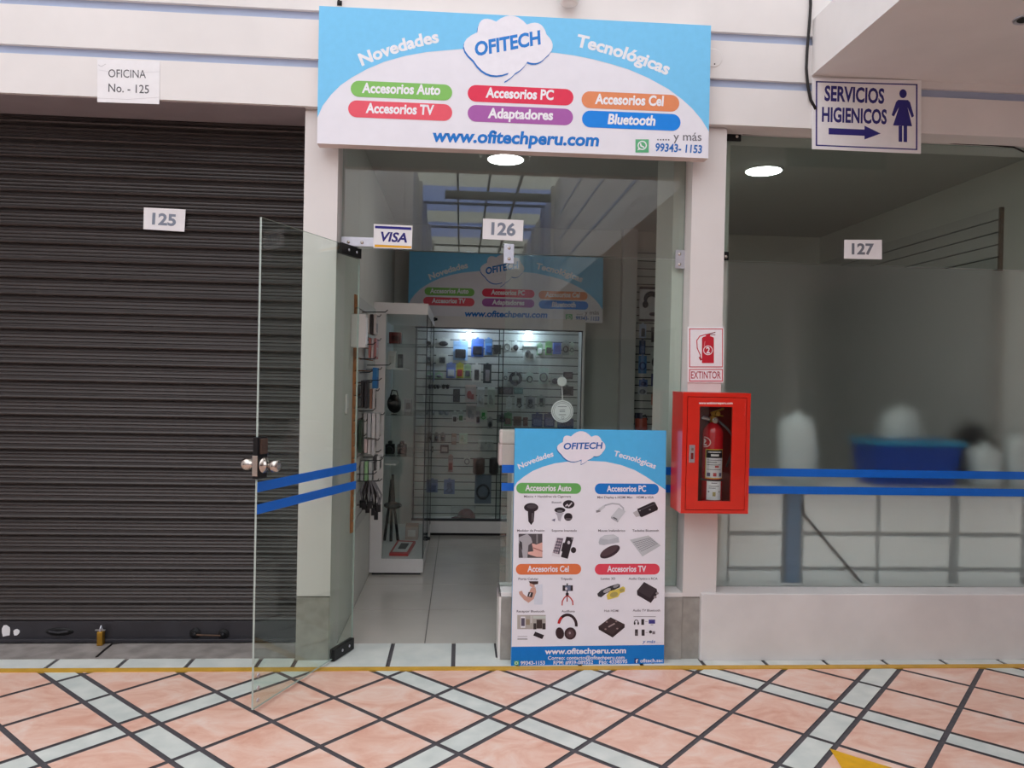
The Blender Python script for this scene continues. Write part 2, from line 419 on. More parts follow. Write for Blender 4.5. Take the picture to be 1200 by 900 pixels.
# white stub wall under the fixed pane, sill wall under the frosted window
mb = MB(); xs0 = .225
mb.box((xs0+.012, YP-.004, .003), (1.21, YP+.16, .335), M['plinth']); mb.box((xs0, YP, .003), (xs0+.012, YP+.2, .36), M['plaster']); mb.box((xs0, YP, .335), (1.21, YP+.2, .36), M['plaster'])
struct(build(mb, 'wall_stub', bevel=.003), 'low grey stub wall with white cap behind the standing poster', 'wall')
mb = MB()
mb.box((1.305, 3.975, 0), (6, 4.2, .362), M['grey'])
struct(build(mb, 'wall_sill', bevel=.006), 'low pale grey wall under the frosted window', 'wall')
# interior floor
mb = MB()
mb.box((-.655, 4.25, -.003), (6, YB, .000), M['ijoint'])
tx = [-.655, -.17, .43, 1.03, 1.63, 2.2]; ty = [4.25, 4.86, 5.46, 6.06, 6.66, 7.26, YB]
for x0, x1 in zip(tx, tx[1:]):
    for y0, y1 in zip(ty, ty[1:]): mb.box((x0+.003, y0+.003, 0), (x1-.003, y1-.003, .002), M['itile'])
mb.box((2.2, 4.3, 0), (3.55, YB, .0021), M['itile'])
struct(build(mb, 'floor_interior'), 'polished beige tile floor inside the phone shop', 'floor')

# overhanging slab along the right side, upper wall on it
mb = MB(); zs = 3.135
xsl = at(951, 87, YF).x
mb.box((xsl, -9, zs), (6, YF, 3.43), M['plaster'])
mb.box((xsl+.34, -9, 3.43), (6, YF, 6.2), M['plaster'])
for z in (4.0, 4.6, 5.2): mb.box((xsl+.33, -9, z), (xsl+.35, YF, z+.05), M['groove'])
struct(build(mb, 'ceiling_overhang'), 'white slab overhang at upper right with shaded underside', 'overhang')

mb = MB(); mb.box((4.1, -9, 0), (4.25, YF, 3.135), M['grey']); mb.box((4.06, -8.5, .1), (4.1, -5.2, 2.5), M['rail']); mb.box((4.06, -4.6, .1), (4.1, -1.3, 2.5), M['rail']); mb.box((4.06, -.7, .1), (4.1, 2.6, 2.5), M['rail'])  # unseen wall, added to cut side light coming in under the overhang
struct(build(mb, 'wall_light_blocker'), 'unseen grey wall with closed shutters added to shade the right side', 'wall')
# the arcade behind the camera: side walls, narrow passage, glazed roof on trusses
mb = MB()
mb.box((-5.2, -9, 0), (-5.0, YF, 6.2), M['plaster'])
for y in (-7, -4.5, -2, .5, 2.6): mb.box((-5.0, y, 0), (-4.9, y+.25, 6.2), M['pillar'])
for z in (2.855, 3.3): mb.box((-4.98, -9, z), (-5.01, YF, z+.05), M['groove'])
mb.box((-5.0, -6.7, .2), (-4.97, -4.6, 2.5), M['rail']); mb.box((-5.0, -1.7, .2), (-4.97, .4, 2.5), M['rail'])
struct(build(mb, 'wall_arcade'), 'white side wall of the arcade', 'wall')
mb = MB()
mb.box((-5.2, -9.2, 0), (-1.15, -9, 6.2), M['plaster']); mb.box((2.3, -9.2, 0), (6, -9, 6.2), M['plaster'])
mb.box((-1.35, -23, 0), (-1.15, -9.2, 6.4), M['plaster']); mb.box((2.3, -23, 0), (2.5, -9.2, 6.4), M['plaster'])
mb.box((-1.35, -23.2, 0), (2.5, -23, 5.9), M['plaster'])
for y in (-20, -17, -14, -11.5): mb.box((-1.15, y, 0), (-1.07, y+.3, 6.4), M['grey']); mb.box((2.22, y, 0), (2.3, y+.3, 6.4), M['grey'])
for x in (-4.6, -3.6, -2.6, -1.6): mb.box((x, -9, 0), (x+.25, -8.9, 6.2), M['pillar'])
mb.box((-4.2, -9, 0), (-2.8, -8.96, 2.4), M['rail']); mb.box((2.8, -9, 0), (4.2, -8.96, 2.4), M['rail'])
struct(build(mb, 'wall_passage'), 'white walls of the passage across the arcade', 'wall')
mb = MB()
rb = glass('blue_roof_sheet', (.42, .54, .98), .02); rc = glass('cream_roof_sheet', (.86, .86, .74), .02)
yb_ = [-9.2] + [8.24 - 4.92*893/(441-py) for py in (200, 221, 250, 263, 280)] + [-23]
for k in range(6): mb.add([(-1.35, yb_[k+1], 6.42), (2.5, yb_[k+1], 6.42), (2.5, yb_[k], 6.42), (-1.35, yb_[k], 6.42)], [(0, 1, 2, 3)], rb if k % 2 == 0 else rc)
struct(build(mb, 'roof'), 'glazed passage roof of blue and cream sheets', 'roof')
mb = MB()
for y in (-20.5, -17, -13.5, -9.9): 
    mb.box((-1.3, y, 6.33), (2.45, y+.06, 6.4), M['beam'])
for x in (-.2, .58, 1.35): mb.box((x, -22.8, 6.28), (x+.05, -9.2, 6.4), M['beam'])
mb.tube([(-.5, -11.4, 6.12), (2.25, -11.4, 6.12)], .11, M['beam'], 10)
struct(build(mb, 'roof_truss'), 'grey trusses under the glazed passage roof', 'roof truss')

# ================================================================== ROLLER SHUTTER
YS = 4.275
zr = at(150, 727, YS).z
t = thing('roller_shutter', (-2.6, YS, 0), 'dark grey ridged roller shutter pulled down over the left shop', 'shutter')
mb = MB(); prof = []; p = .0925; z = zr
sl = [(0, -.006), (.004, .012), (.010, .016), (.018, .010), (.024, .001), (.031, .000), (.036, .006), (.043, .001), (.05, .000), (.055, .006), (.062, .001), (.069, .000), (.074, .006), (.081, .001), (.088, -.004)]
while z < 2.95:
    prof += [(z+a, YS-b) for a, b in sl]; z += p
vs = []; fs = []
for z, y in prof: vs += [(-5, y, z), (-.828, y, z)]
for i in range(len(prof)-1): fs.append((2*i, 2*i+1, 2*i+3, 2*i+2))
mb.add(vs, fs, M['shutter'])
mb.box((-5, YS+.02, zr-.01), (-.828, YS+.03, 2.95), M['shutter'])
build(mb, 'slat_curtain', t)
mb = MB(); mb.box((-5, YS-.012, .028), (-.828, YS+.02, zr), M['rail']); mb.box((-5, YS-.03, .012), (-.828, YS+.02, .03), M['rail'])
br = build(mb, 'bottom_rail', t, bevel=.003)
mb = MB()
a, b = at(229, 742, YS-.012), at(262, 743, YS-.012)
for q in (a, b): mb.lathe(q, (0, -1, 0), [(-.006, .030), (.006, .030), (.012, .014), (.020, .012), (.024, .003)], M['black'], 16)
mb.tube([a+Vector((0, -.016, -.004)), b+Vector((0, -.016, -.004))], .005, mat('rusty_bar', (92, 72, 60), .6, .3, .2, 40), 8)
build(mb, 'handle', br)
mb = MB()
a = at(70, 740, YS-.012); mb.ball(a, (.075, .010, .022), M['black']); mb.tube([a+Vector((-.05, -.012, .004)), a+Vector((0, -.02, 0)), a+Vector((.05, -.012, .004))], .006, M['rail'], 8)
build(mb, 'handle', br)
mb = MB()
for (x, y, r) in ((6.5, 739, .028), (19, 741, .018)):
    c = at(x, y, YS-.014); n = 9
    mb.prism([c + Vector((r*math.cos(6.283*i/n)*(.7+.5*random.random()), -.001*i % .002, 1.3*r*math.sin(6.283*i/n)*(.7+.4*random.random()))) for i in range(n)], (0, -.001, 0), M['paper'])
build(mb, 'paper_scrap', br)
# padlock
c = at(120, 745, YS-.03); 
t = thing('padlock', (c.x, c.y-.02, .006), 'brass padlock hanging on the bottom rail of the shutter', 'padlock')
mb = MB(); mb.box((c.x-.015, c.y-.035, .006), (c.x+.015, c.y+.0, .082), M['brass']); build(mb, 'body', t, bevel=.005)
mb = MB(); z = .08; mb.tube([(c.x, c.y-.028, z), (c.x, c.y-.028, z+.018), (c.x, c.y-.018, z+.028), (c.x, c.y-.006, z+.018), (c.x, c.y-.006, z)], .004, M['steel'], 8)
mb.box((c.x-.03, c.y-.022, z+.004), (c.x+.022, c.y-.010, z+.009), M['steel'])
build(mb, 'shackle', t)

# ================================================================== GLASS
def pane(mb, a, b, g):
    (x0, y0, z0), (x1, y1, z1) = a, b
    vs = [(x0,y0,z0),(x1,y0,z0),(x1,y1,z0),(x0,y1,z0),(x0,y0,z1),(x1,y0,z1),(x1,y1,z1),(x0,y1,z1)]
    mb.add(vs, [(0,1,5,4), (2,3,7,6)], g); mb.add(vs, [(0,3,2,1), (4,5,6,7), (1,2,6,5), (3,0,4,7)], M['edge'])
ZM = 2.160
def clip(parent, x0, z0, x1, z1, screws, m, name='bracket'):
    mb = MB(); mb.box((x0, YG-.013, z0), (x1, YG-.0055, z1), m)
    for (x, z) in screws: mb.lathe((x, YG-.012, z), (0, -1, 0), [(0, .009), (.004, .009), (.007, .005), (.008, .001)], M['chrome'], 12)
    return build(mb, name, parent, bevel=.0012)
def pxc(x, y): q = at(x, y, YG-.006); return q.x, q.z

t = thing('window_1', (.28, YG, ZM), 'clear glass transom over the open glass door', 'window', None, 'structure')
mb = MB(); pane(mb, (-.648, YG-.005, ZM+.004), (1.207, YG+.005, 2.85), M['tglass']); build(mb, 'glass_pane', t)
x0, z1 = pxc(400, 277.5); x1, z0 = pxc(438, 292); clip(t, x0, z0+.012, x1, z1, [pxc(408.5, 284), pxc(424.5, 284.5)], M['steel'])
x0, z1 = pxc(590.5, 286); x1, z0 = pxc(602, 309); clip(t, x0, z0, x1, z1, [pxc(596.5, 291), pxc(596.5, 303.5)], M['steel'])
x0, z1 = pxc(791.5, 293); x1, z0 = pxc(803, 315); clip(t, x0, z0, x1, z1, [pxc(796, 298), pxc(796, 310)], M['steel'])

t = thing('window_2', (.72, YG, .36), 'fixed clear glass pane behind the standing poster', 'window', None, 'structure')
mb = MB(); pane(mb, (.232, YG-.005, .365), (1.207, YG+.005, ZM-.004), M['glass']); build(mb, 'glass_pane', t)
Z1, Z2, Z3, Z4 = 1.020, .976, .922, .879
def stripes(t, x0, x1):
    mb = MB()
    for a, b in ((Z2, Z1), (Z4, Z3)): mb.box((x0, YG-.0062, a), (x1, YG-.0052, b), M['blue'])
    build(mb, 'blue_stripe', t)
stripes(t, .232, 1.207)
x0, z1 = pxc(582.5, 688.5); x1, z0 = pxc(593, 699); clip(t, x0, z0, x1, z1, [pxc(588, 694)], M['steel'])
x0, z1 = pxc(781.5, 690); x1, z0 = pxc(794, 699.5); clip(t, x0, z0, x1, z1, [pxc(788, 694.5)], M['steel'])

t = thing('window_3', (2.4, YG, ZM), 'clear upper glass of the shop numbered 127', 'window', None, 'structure')
mb = MB(); pane(mb, (1.394, YG-.005, ZM+.004), (3.55, YG+.005, 2.85), M['g127']); build(mb, 'glass_pane', t)
x0, z1 = pxc(849, 155); x1, z0 = pxc(868, 166); clip(t, 1.394, z0, x1, z1, [pxc(863, 160.5)], M['black'], 'fitting')
x0, z1 = pxc(846, 295); x1, z0 = pxc(853.5, 305.5); clip(t, 1.394, z0, x1, z1, [pxc(850, 301)], M['black'], 'fitting')
t = thing('window_4', (2.4, YG, .36), 'frosted lower glass with two blue stripes right of the extinguisher cabinet', 'window', None, 'structure')
mb = MB(); pane(mb, (1.394, YG-.005, .364), (3.55, YG+.005, ZM-.004), M['fglass']); build(mb, 'glass_pane', t)
stripes(t, 1.394, 3.55)

# open glass door, swung out towards the camera
O = Vector((-.880, 3.383, 0)); Hh = Vector((-.560, 4.165, 0)); dd = (Hh-O).normalized(); dn = Vector((dd.y, -dd.x, 0))   # dn points right, towards the camera side
ZD0, ZD1 = .018, 2.150
ztop = 1.5
t = thing('door_1', (Hh.x, Hh.y, 0), 'open clear glass door with two blue stripes and a round lock', 'door', None, 'structure')
def slab(mb, s0, s1, z0, z1, n0, n1, m):       # along the door from its outer edge
    p = O + dd*((s0+s1)/2) + dn*((n0+n1)/2) + Vector((0, 0, (z0+z1)/2))
    mb.obox(p, dd*abs(s1-s0)/2, dn*abs(n1-n0)/2, Vector((0, 0, (z1-z0)/2)), m)
LD = (Hh-O).length
zo = None
# top edge height read at the outer corner
d = ray(306.8, 254.5); ZD1 = 1.5 + d.z*(O.y/d.y)
mb = MB(); vs = [O + dd*s + dn*n + Vector((0, 0, z)) for z in (ZD0, ZD1) for (s, n) in ((0, .005), (LD, .005), (LD, -.005), (0, -.005))]
mb.add(vs, [(0,1,5,4), (2,3,7,6)], M['dglass']); mb.add(vs, [(0,3,2,1), (4,5,6,7), (1,2,6,5), (3,0,4,7)], M['edge'])
build(mb, 'glass_pane', t)
mb = MB()
for a, b in ((Z2, Z1), (Z4, Z3)): slab(mb, 0, LD, a-.005, b-.005, .0054, .0064, M['blue'])
build(mb, 'blue_stripe', t)
mb = MB(); slab(mb, LD-.20, LD, ZD1-.052, ZD1+.003, -.014, .014, M['black'])
for s in (.05, .13): mb.lathe(O+dd*(LD-s)+dn*.013+Vector((0, 0, ZD1-.025)), dn, [(0, .008), (.004, .007), (.005, .001)], M['steel'], 10)
build(mb, 'patch_fitting', t, bevel=.002)
mb = MB(); slab(mb, LD-.20, LD, .006, .066, -.014, .014, M['black'])
for s in (.05, .12): mb.lathe(O+dd*(LD-s)+dn*.013+Vector((0, 0, .038)), dn, [(0, .008), (.004, .007), (.005, .001)], M['steel'], 10)
build(mb, 'patch_fitting', t, bevel=.002)
zk = 1.5 + ray(307, 545).z*(3.41/ray(307, 545).y)
mb = MB(); slab(mb, -.012, .058, zk-.058, zk+.125, -.012, .012, M['black'])
slab(mb, -.014, -.010, zk-.045, zk+.045, -.014, .014, M['chrome'])
slab(mb, .004, .05, zk+.05, zk+.118, -.02, .02, mat('lock_case', (92, 74, 66), .4, .5, .1, 20))
lk = build(mb, 'lock', t, bevel=.002)
for sg in (1, -1):
    mb = MB(); c = O + dd*.03 + Vector((0, 0, zk)); 
    mb.lathe(c + dn*sg*.012, dn*sg, [(0, .034), (.006, .034), (.010, .022), (.022, .015), (.034, .015), (.04, .022), (.055, .028), (.072, .027), (.08, .021), (.081, .012), (.079, .001)], M['chrome'], 24)
    build(mb, 'knob', lk, smooth=True)
mb = MB()
for dz in (.03, .085, .14): mb.lathe(O + dd*.03 + dn*.0055 + Vector((0, 0, dz+.02)), dn, [(0, .010), (.003, .009), (.004, .001)], M['steel'], 12)
build(mb, 'bolt_cap', t)

# ================================================================== SHOP SIGN
BLUE = (124, 204, 248); SIGNW = (238, 236, 244); TXT = (28, 120, 206)
YSN = 3.882
o = at(371.5, 168, YSN); e = at(830, 185.5, YSN); tl = at(375.5, 7, YSN)
ux = (e - o); ux.y = 0; ux.normalize(); uz = Vector((-ux.z, 0, ux.x))
SF = Face(o, ux, uz)
SW = (e-o).dot(ux); SH = (tl-o).dot(uz)
def arcsign(F):
    arc = [(371, 138), (378, 124), (388, 111), (399, 100), (412, 91), (430, 81), (450, 72.5), (475, 65.5), (500, 61), (540, 57.5), (592, 57), (651, 62), (673, 65), (695, 69.5), (716, 75), (737, 81.5), (760, 91.5), (783.5, 104.5), (800, 117), (811, 127), (822, 140), (830.5, 154)]
    pts = [F.loc(x, y) for x, y in arc]; pts[0] = (0, pts[0][1]); pts[-1] = (SW, pts[-1][1])
    pts = pts + [(SW, SH), (0, SH)]
    F.raw(pts, ink(BLUE), 1)
    # slim pieces of the design
    C = [(555, 71, .46), (559.4, 38, .42), (581.4, 25.5, .27), (617.5, 29, .33), (640.4, 40.5, .33), (639.5, 67, .2), (618, 72.5, .08), (603.5, 86, .06), (591.5, 95.5, 0), (596, 85.5, .24)]
    F.cloud([(x-.9, y+2, *q) for x, y, *q in C], (40, 120, 205), 3)
    F.cloud(C, (240, 238, 246), 4)
    F.text('OFITECH', 558, 65.5, 636, 51, 15, (44, 130, 214), 5, .036, .18)
    F.text('Novedades', 424, 77, 515, 49, 13.5, (240, 240, 246), 2, .036, .05, bend=2.5)
    F.text('Tecnológicas', 675, 54, 782, 88, 13.5, (240, 240, 246), 2, .036, .05, bend=3)
    for (x0, y0, x1, y1, h, c) in ((411, 105, 530, 107.5, 19, (134, 196, 100)), (408, 128.5, 530, 131, 20, (236, 92, 108)), (548, 110, 672, 113.5, 19.5, (230, 56, 86)),
                                   (548, 133.5, 671.5, 136.5, 19.5, (172, 96, 172)), (681.5, 117.5, 796, 120.5, 19.5, (232, 144, 98)), (682, 140.5, 797.5, 142.5, 19.5, (24, 136, 234))):
        F.pill(x0, y0, x1, y1, h, c, 2)
    Wt = (244, 242, 248)
    F.text('Accesorios Auto', 424, 108.5, 516, 111, 11, Wt, 3, .036, .08)
    F.text('Accesorios TV', 428.5, 132, 509, 134.5, 11, Wt, 3, .036, .08)
    F.text('Accesorios PC', 569, 114, 649, 117, 11, Wt, 3, .036, .08)
    F.text('Adaptadores', 571.5, 138, 648, 140.5, 11, Wt, 3, .036, .08)
    F.text('Accesorios Cel', 697, 121.5, 778, 124, 11, Wt, 3, .036, .08)
    F.text('Bluetooth', 712, 145, 768, 147, 11, Wt, 3, .036, .15)
    F.text('www.ofitechperu.com', 507, 165.5, 702, 171, 14, TXT, 2, .036, .12)
    F.text('..... y más', 770, 164.5, 822, 165, 9.5, (110, 108, 116), 2, .004)
    F.text('99343- 1153', 768, 177, 822.5, 179.5, 8.8, (40, 110, 190), 2, .025, .08)
    F.pill(744.8, 171, 760, 171.5, 15.2, (98, 180, 130), 2); F.rect(744.6, 163.4, 760.2, 178.9, (98, 180, 130), 3)
    F.ring(752.5, 170.5, 5.4, 1.3, (240, 242, 244), 4, 24); F.poly([(748.3, 172.5), (750.3, 175.2), (747, 176.5)], (240, 242, 244), 5)
    F.line([(750.5, 168.5), (751, 171), (754.5, 172.8)], 1.6, (240, 242, 244), 5)
arcsign(SF)
def banner(name, o, ux, uz, k, depth, label, cat):
    n = ux.cross(uz); t = thing(name, o, label, cat)
    mb = MB(); P = [o, o+ux*SW*k, o+ux*SW*k+uz*SH*k, o+uz*SH*k]
    mb.prism([p - n*depth for p in P], n*depth, M['canvas'], mat('banner_side', (222, 205, 200), .6, 0, .03, 10))
    build(mb, 'panel', t)
    mb = MB(); SF.emit(mb, o, ux, uz, k); build(mb, 'printed_face', t)
    return t
banner('shop_sign', o, ux, uz, 1, .072, 'large blue and white shop banner mounted on the fascia over the door', 'sign')
# the same design again, smaller, above the wall cabinet
yb = 7.12; o2 = at(478, 372, yb); e2 = at(706, 379.5, yb); k2 = (e2.x-o2.x)/SW
o2.z = (o2.z+e2.z)/2
banner('indoor_sign', o2, Vector((1, 0, 0)), Vector((0, .05, 1)).normalized(), k2, .04, 'smaller blue and white banner standing on the wall cabinet inside the shop', 'sign')

# ================================================================== STANDING POSTER
pb0, pb1 = at(599, 780.8, 3.916), at(778, 777.2, 3.940); pb0.z = pb1.z = (pb0.z+pb1.z)/2
pux = (pb1-pb0).normalized(); lean = .045
puz = (Vector((0, 0, 1)) + Vector((-pux.y, pux.x, 0))*lean).normalized()
PF = Face(pb0, pux, puz, .0004)
PW = (pb1-pb0).length; PH = PF.loc(601, 502)[1]
def rgbp(t): return tuple(int(v) for v in t)
def poster_art(F):
    W_ = (238, 232, 242); K = (48, 40, 46)
    arc = [(599.5, 571), (606, 565), (614, 558.5), (624, 552), (636, 547), (650, 543), (668, 540.5), (690, 540), (710, 541), (728, 545), (744, 551), (757, 558.5), (768, 566), (777.5, 574)]
    pts = [F.loc(x, y) for x, y in arc]; pts[0] = (0, pts[0][1]); pts[-1] = (PW, pts[-1][1])
    F.raw(pts + [(PW, PH), (0, PH)], ink((84, 184, 238)), 1)
    yb_ = (F.loc(600, 756.5)[1] + F.loc(778, 757)[1])/2
    F.raw([(0, 0), (PW, 0), (PW, yb_), (0, yb_)], ink((20, 122, 208)), 1)
    C = [(657.5, 532, .46), (659.5, 518, .42), (669, 511.5, .3), (693, 512, .33), (705, 516.5, .33), (706, 530, .2), (696, 534.5, .08), (689, 539, .06), (681, 544, 0), (681.5, 538.5, .24)]
    F.cloud([(x-.6, y+1, *q) for x, y, *q in C], (50, 110, 180), 3); F.cloud(C, W_, 4)
    F.text('OFITECH', 660.5, 526.5, 706.5, 525.5, 7, (36, 96, 176), 5, .028, .15)
    F.text('Novedades', 608.5, 550, 649, 534.5, 6, W_, 2, .025, .05, bend=1)
    F.text('Tecnológicas', 719, 534, 767.5, 549.5, 6, W_, 2, .025, .05, bend=1)
    for (x0, y0, x1, y1, c, s, a, b) in ((605, 572, 681, 572.5, (106, 176, 96), 'Accesorios Auto', 615.5, 669.5), (697, 573, 772, 573, (30, 122, 208), 'Accesorios PC', 711, 757),
                                         (604.5, 667, 681, 667, (228, 122, 76), 'Accesorios Cel', 618, 666.5), (697, 667, 773, 667, (226, 74, 92), 'Accesorios TV', 711.5, 757)):
        F.pill(x0, y0, x1, y1, 12.4, c, 2); F.text(s, a, y0+2.9, b, y1+2.9, 6.6, W_, 3, .028)
    cap = (104, 92, 102)
    for s, a, b, y in (('Música + Handsfree vía Cigarrera', 614, 669, 583), ('Medidor de Presión', 606, 638, 623), ('Soporte Imantado', 646.5, 676, 623), ('Mini Display a HDMI Mac', 700, 741, 584), ('HDMI a VGA', 746, 766, 584),
                       ('Mouse Inalámbrico', 701, 732.5, 623), ('Teclados Bluetooth', 741, 772, 623), ('Porta Celular', 607.5, 631, 679.5), ('Trípode', 657, 670.5, 679.5), ('Receptor Bluetooth', 605.5, 638, 717.5), ('Audífono', 658, 673.5, 717.5),
                       ('Lentes 3D', 704, 721, 679.3), ('Audio Optico a RCA', 736.5, 770.5, 679.3), ('Hub HDMI', 708, 725, 717), ('Audio TV Bluetooth', 741.5, 773.5, 716.5)):
        F.text(s, a, y, b, y, 2.5, cap, 2, .012)
    # pictures of the goods
    F.frame(590, 555, 8.57)
    F.ell(278, 340, 72, 45, K, 2); F.ell(285, 330, 50, 22, (78, 70, 76), 3); F.poly([(245, 375), (312, 375), (304, 480), (278, 516), (250, 480)], K, 2); F.line([(290, 400), (288, 480)], 10, (110, 102, 106), 3)
    F.text('Bluetooth', 485, 297, 582, 297, 18, (70, 66, 90), 2, .01)
    F.ell(655, 308, 58, 42, K, 2); F.line([(625, 325), (640, 310), (655, 328), (685, 295)], 12, (210, 204, 210), 3); F.ell(566, 366, 55, 27, K, 2); F.ell(566, 376, 30, 10, (120, 120, 124), 3)
    F.poly([(520, 392), (608, 392), (585, 430), (572, 480), (548, 470), (540, 425)], (186, 182, 192), 2); F.pill(608, 435, 692, 435, 76, K, 2); F.line([(625, 455), (680, 455)], 10, (120, 112, 118), 3); F.poly([(482, 466), (520, 450), (515, 482)], (120, 116, 140), 2)
    F.rect(152, 604, 390, 846, (88, 82, 86), 2); F.poly([(152, 640), (240, 604), (275, 640), (290, 690), (250, 720), (240, 846), (195, 846), (180, 740), (152, 690)], (176, 172, 178), 3); F.poly([(160, 670), (185, 690), (190, 770), (165, 720)], (60, 56, 60), 4)
    F.poly([(285, 700), (330, 712), (390, 690), (390, 838), (330, 835), (246, 808), (246, 786), (300, 780)], (226, 176, 166), 4); F.line([(300, 745), (390, 780)], 10, (170, 110, 104), 5); F.rect(330, 610, 345, 700, (140, 134, 138), 3)
    F.poly([(530, 636), (605, 640), (565, 842), (484, 826)], (226, 222, 230), 2); F.poly([(540, 645), (600, 650), (560, 810), (493, 795)], (104, 94, 108), 3)
    for i in range(5):
        for j in range(3): F.ell(536+j*20-i*9, 668+i*30+j*3, 7, 10, (196, 180, 190), 4, n=8)
    F.poly([(632, 634), (704, 642), (645, 856), (576, 836)], K, 2); F.poly([(596, 696), (640, 690), (640, 790), (578, 780)], K, 3); F.ell(655, 692, 14, 18, (206, 200, 208), 3); F.ell(690, 655, 10, 8, (150, 144, 150), 3); F.ell(703, 768, 27, 30, (56, 46, 50), 2)
    F.frame(690, 555, 8.57)
    G = (188, 188, 196); F.line([(85, 378), (130, 350), (165, 318), (235, 300), (305, 308), (345, 345), (350, 375)], 14, G, 2); F.line([(80, 380), (108, 372)], 22, (140, 136, 142), 3); F.line([(105, 362), (150, 332)], 26, (206, 206, 212), 3)
    F.poly([(225, 430), (300, 340), (370, 378), (297, 474)], (204, 206, 212), 3); F.poly([(225, 430), (297, 474), (292, 490), (222, 448)], (170, 170, 178), 3); F.line([(248, 440), (282, 458)], 10, (70, 66, 70), 4)
    F.poly([(485, 355), (640, 285), (662, 285), (695, 345), (690, 366), (530, 438), (512, 428)], K, 2); F.poly([(442, 392), (488, 366), (516, 426), (474, 436)], (190, 186, 190), 2); F.line([(500, 372), (660, 305)], 8, (90, 84, 92), 3); F.ell(612, 362, 10, 6, (170, 166, 170), 3); F.ell(512, 372, 8, 6, (170, 166, 170), 3)
    F.poly([(98, 690), (112, 645), (160, 618), (250, 612), (298, 640), (306, 690), (250, 700), (150, 718), (105, 712)], (188, 190, 198), 2); F.poly([(110, 650), (160, 622), (250, 616), (290, 640), (200, 664)], (208, 210, 216), 3); F.ell(212, 785, 110, 50, (64, 48, 56), 2, -28); F.ell(205, 775, 95, 36, (88, 68, 74), 3, -28)
    F.poly([(412, 665), (598, 620), (722, 722), (538, 832)], (198, 200, 204), 2)
    for i in range(6):
        u = i/6; F.line([(445+u*95, 692+u*105), (622+u*80, 645+u*68)], 7, (140, 142, 148), 3)
    for i in range(9):
        u = i/9; F.line([(445+u*180, 692-u*46), (535+u*170, 800-u*85)], 3, (206, 206, 212), 4)
    F.frame(590, 655, 6.67)
    SK = (206, 160, 146); F.poly([(198, 174), (272, 174), (270, 196), (238, 200), (205, 188)], (70, 50, 48), 3); F.poly([(205, 186), (240, 190), (246, 220), (226, 226), (204, 208)], SK, 2)
    F.poly([(228, 230), (262, 204), (304, 196), (304, 356), (240, 356), (236, 300)], (218, 222, 234), 3); F.poly([(214, 228), (250, 220), (256, 256), (236, 312), (196, 342), (160, 318), (124, 276), (120, 256), (144, 248), (154, 272), (184, 296), (200, 262)], SK, 4); F.poly([(196, 258), (232, 262), (222, 302), (186, 292)], (62, 54, 58), 5); F.poly([(208, 264), (214, 266), (206, 292), (200, 288)], (220, 214, 222), 6)
    F.rect(462, 206, 542, 250, K, 2); F.rect(482, 210, 524, 246, (110, 116, 140), 3); F.ell(490, 232, 9, 11, (214, 206, 214), 4); F.line([(498, 194), (498, 270)], 10, K, 2); F.ell(498, 275, 12, 14, K, 3); RD = (190, 56, 52)
    F.line([(494, 285), (472, 308), (460, 330), (458, 360)], 9, RD, 3); F.line([(503, 285), (526, 308), (540, 330), (542, 358)], 9, RD, 3); F.line([(498, 285), (497, 332)], 8, (150, 40, 40), 2)
    F.rect(108, 438, 330, 548, (176, 170, 164), 2); F.rect(134, 450, 170, 538, (228, 226, 232), 3); F.rect(138, 462, 166, 524, (96, 88, 104), 4); F.rect(176, 470, 205, 515, (150, 136, 116), 3); F.rect(258, 474, 302, 542, (72, 60, 58), 4); F.rect(234, 502, 256, 550, (62, 54, 54), 4); F.rect(304, 502, 328, 550, (62, 54, 54), 4); F.rect(210, 445, 225, 500, (200, 196, 194), 3); F.rect(230, 446, 330, 466, (196, 202, 196), 3)
    F.poly([(248, 568), (318, 596), (302, 626), (232, 598)], K, 3); F.line([(112, 606), (185, 606)], 5, (176, 172, 180), 2); F.line([(112, 626), (185, 626)], 8, (150, 146, 152), 2)
    F.ring(500, 520, 80, 22, (54, 38, 42), 2, 40, -165, 5, ry=94); F.ring(500, 520, 79, 18, (196, 44, 48), 3, 16, -170, -130, ry=92); F.ell(440, 580, 33, 46, (58, 40, 44), 4, -10); F.ell(522, 582, 46, 48, (64, 44, 48), 4, 15); F.ell(522, 584, 30, 32, (92, 70, 74), 5, 15); F.ell(518, 578, 8, 10, (170, 150, 156), 6)
    F.frame(690, 655, 6.67)
    F.poly([(66, 272), (95, 244), (160, 214), (226, 194), (244, 200), (242, 222), (180, 250), (134, 270), (96, 300), (72, 292)], (62, 60, 64), 2); F.ell(142, 246, 32, 14, (170, 168, 170), 3, -25); F.ell(212, 212, 24, 11, (150, 148, 152), 3, -22)
    F.poly([(138, 284), (165, 250), (220, 236), (268, 214), (284, 226), (280, 256), (244, 268), (228, 296), (176, 312), (146, 318)], (222, 200, 92), 4); F.ell(196, 278, 32, 20, (176, 162, 96), 5, -15); F.ell(258, 244, 20, 14, (176, 162, 96), 5, -15)
    F.poly([(376, 248), (432, 180), (530, 234), (538, 272), (484, 344), (378, 282)], (52, 42, 48), 2); F.poly([(380, 250), (432, 186), (528, 236), (478, 306)], (68, 58, 64), 3)
    for p in ((518, 298), (534, 268)): F.ell(p[0], p[1], 12, 10, (150, 140, 144), 4)
    F.poly([(74, 528), (170, 456), (280, 510), (280, 536), (186, 614), (78, 552)], (56, 44, 46), 2); F.poly([(80, 528), (170, 460), (276, 512), (184, 590)], (70, 56, 58), 3)
    for p in ((214, 488), (140, 492), (130, 548), (222, 544)): F.ell(p[0], p[1], 8, 6, (150, 130, 130), 4)
    F.line([(155, 530), (200, 505)], 10, (170, 150, 150), 4)
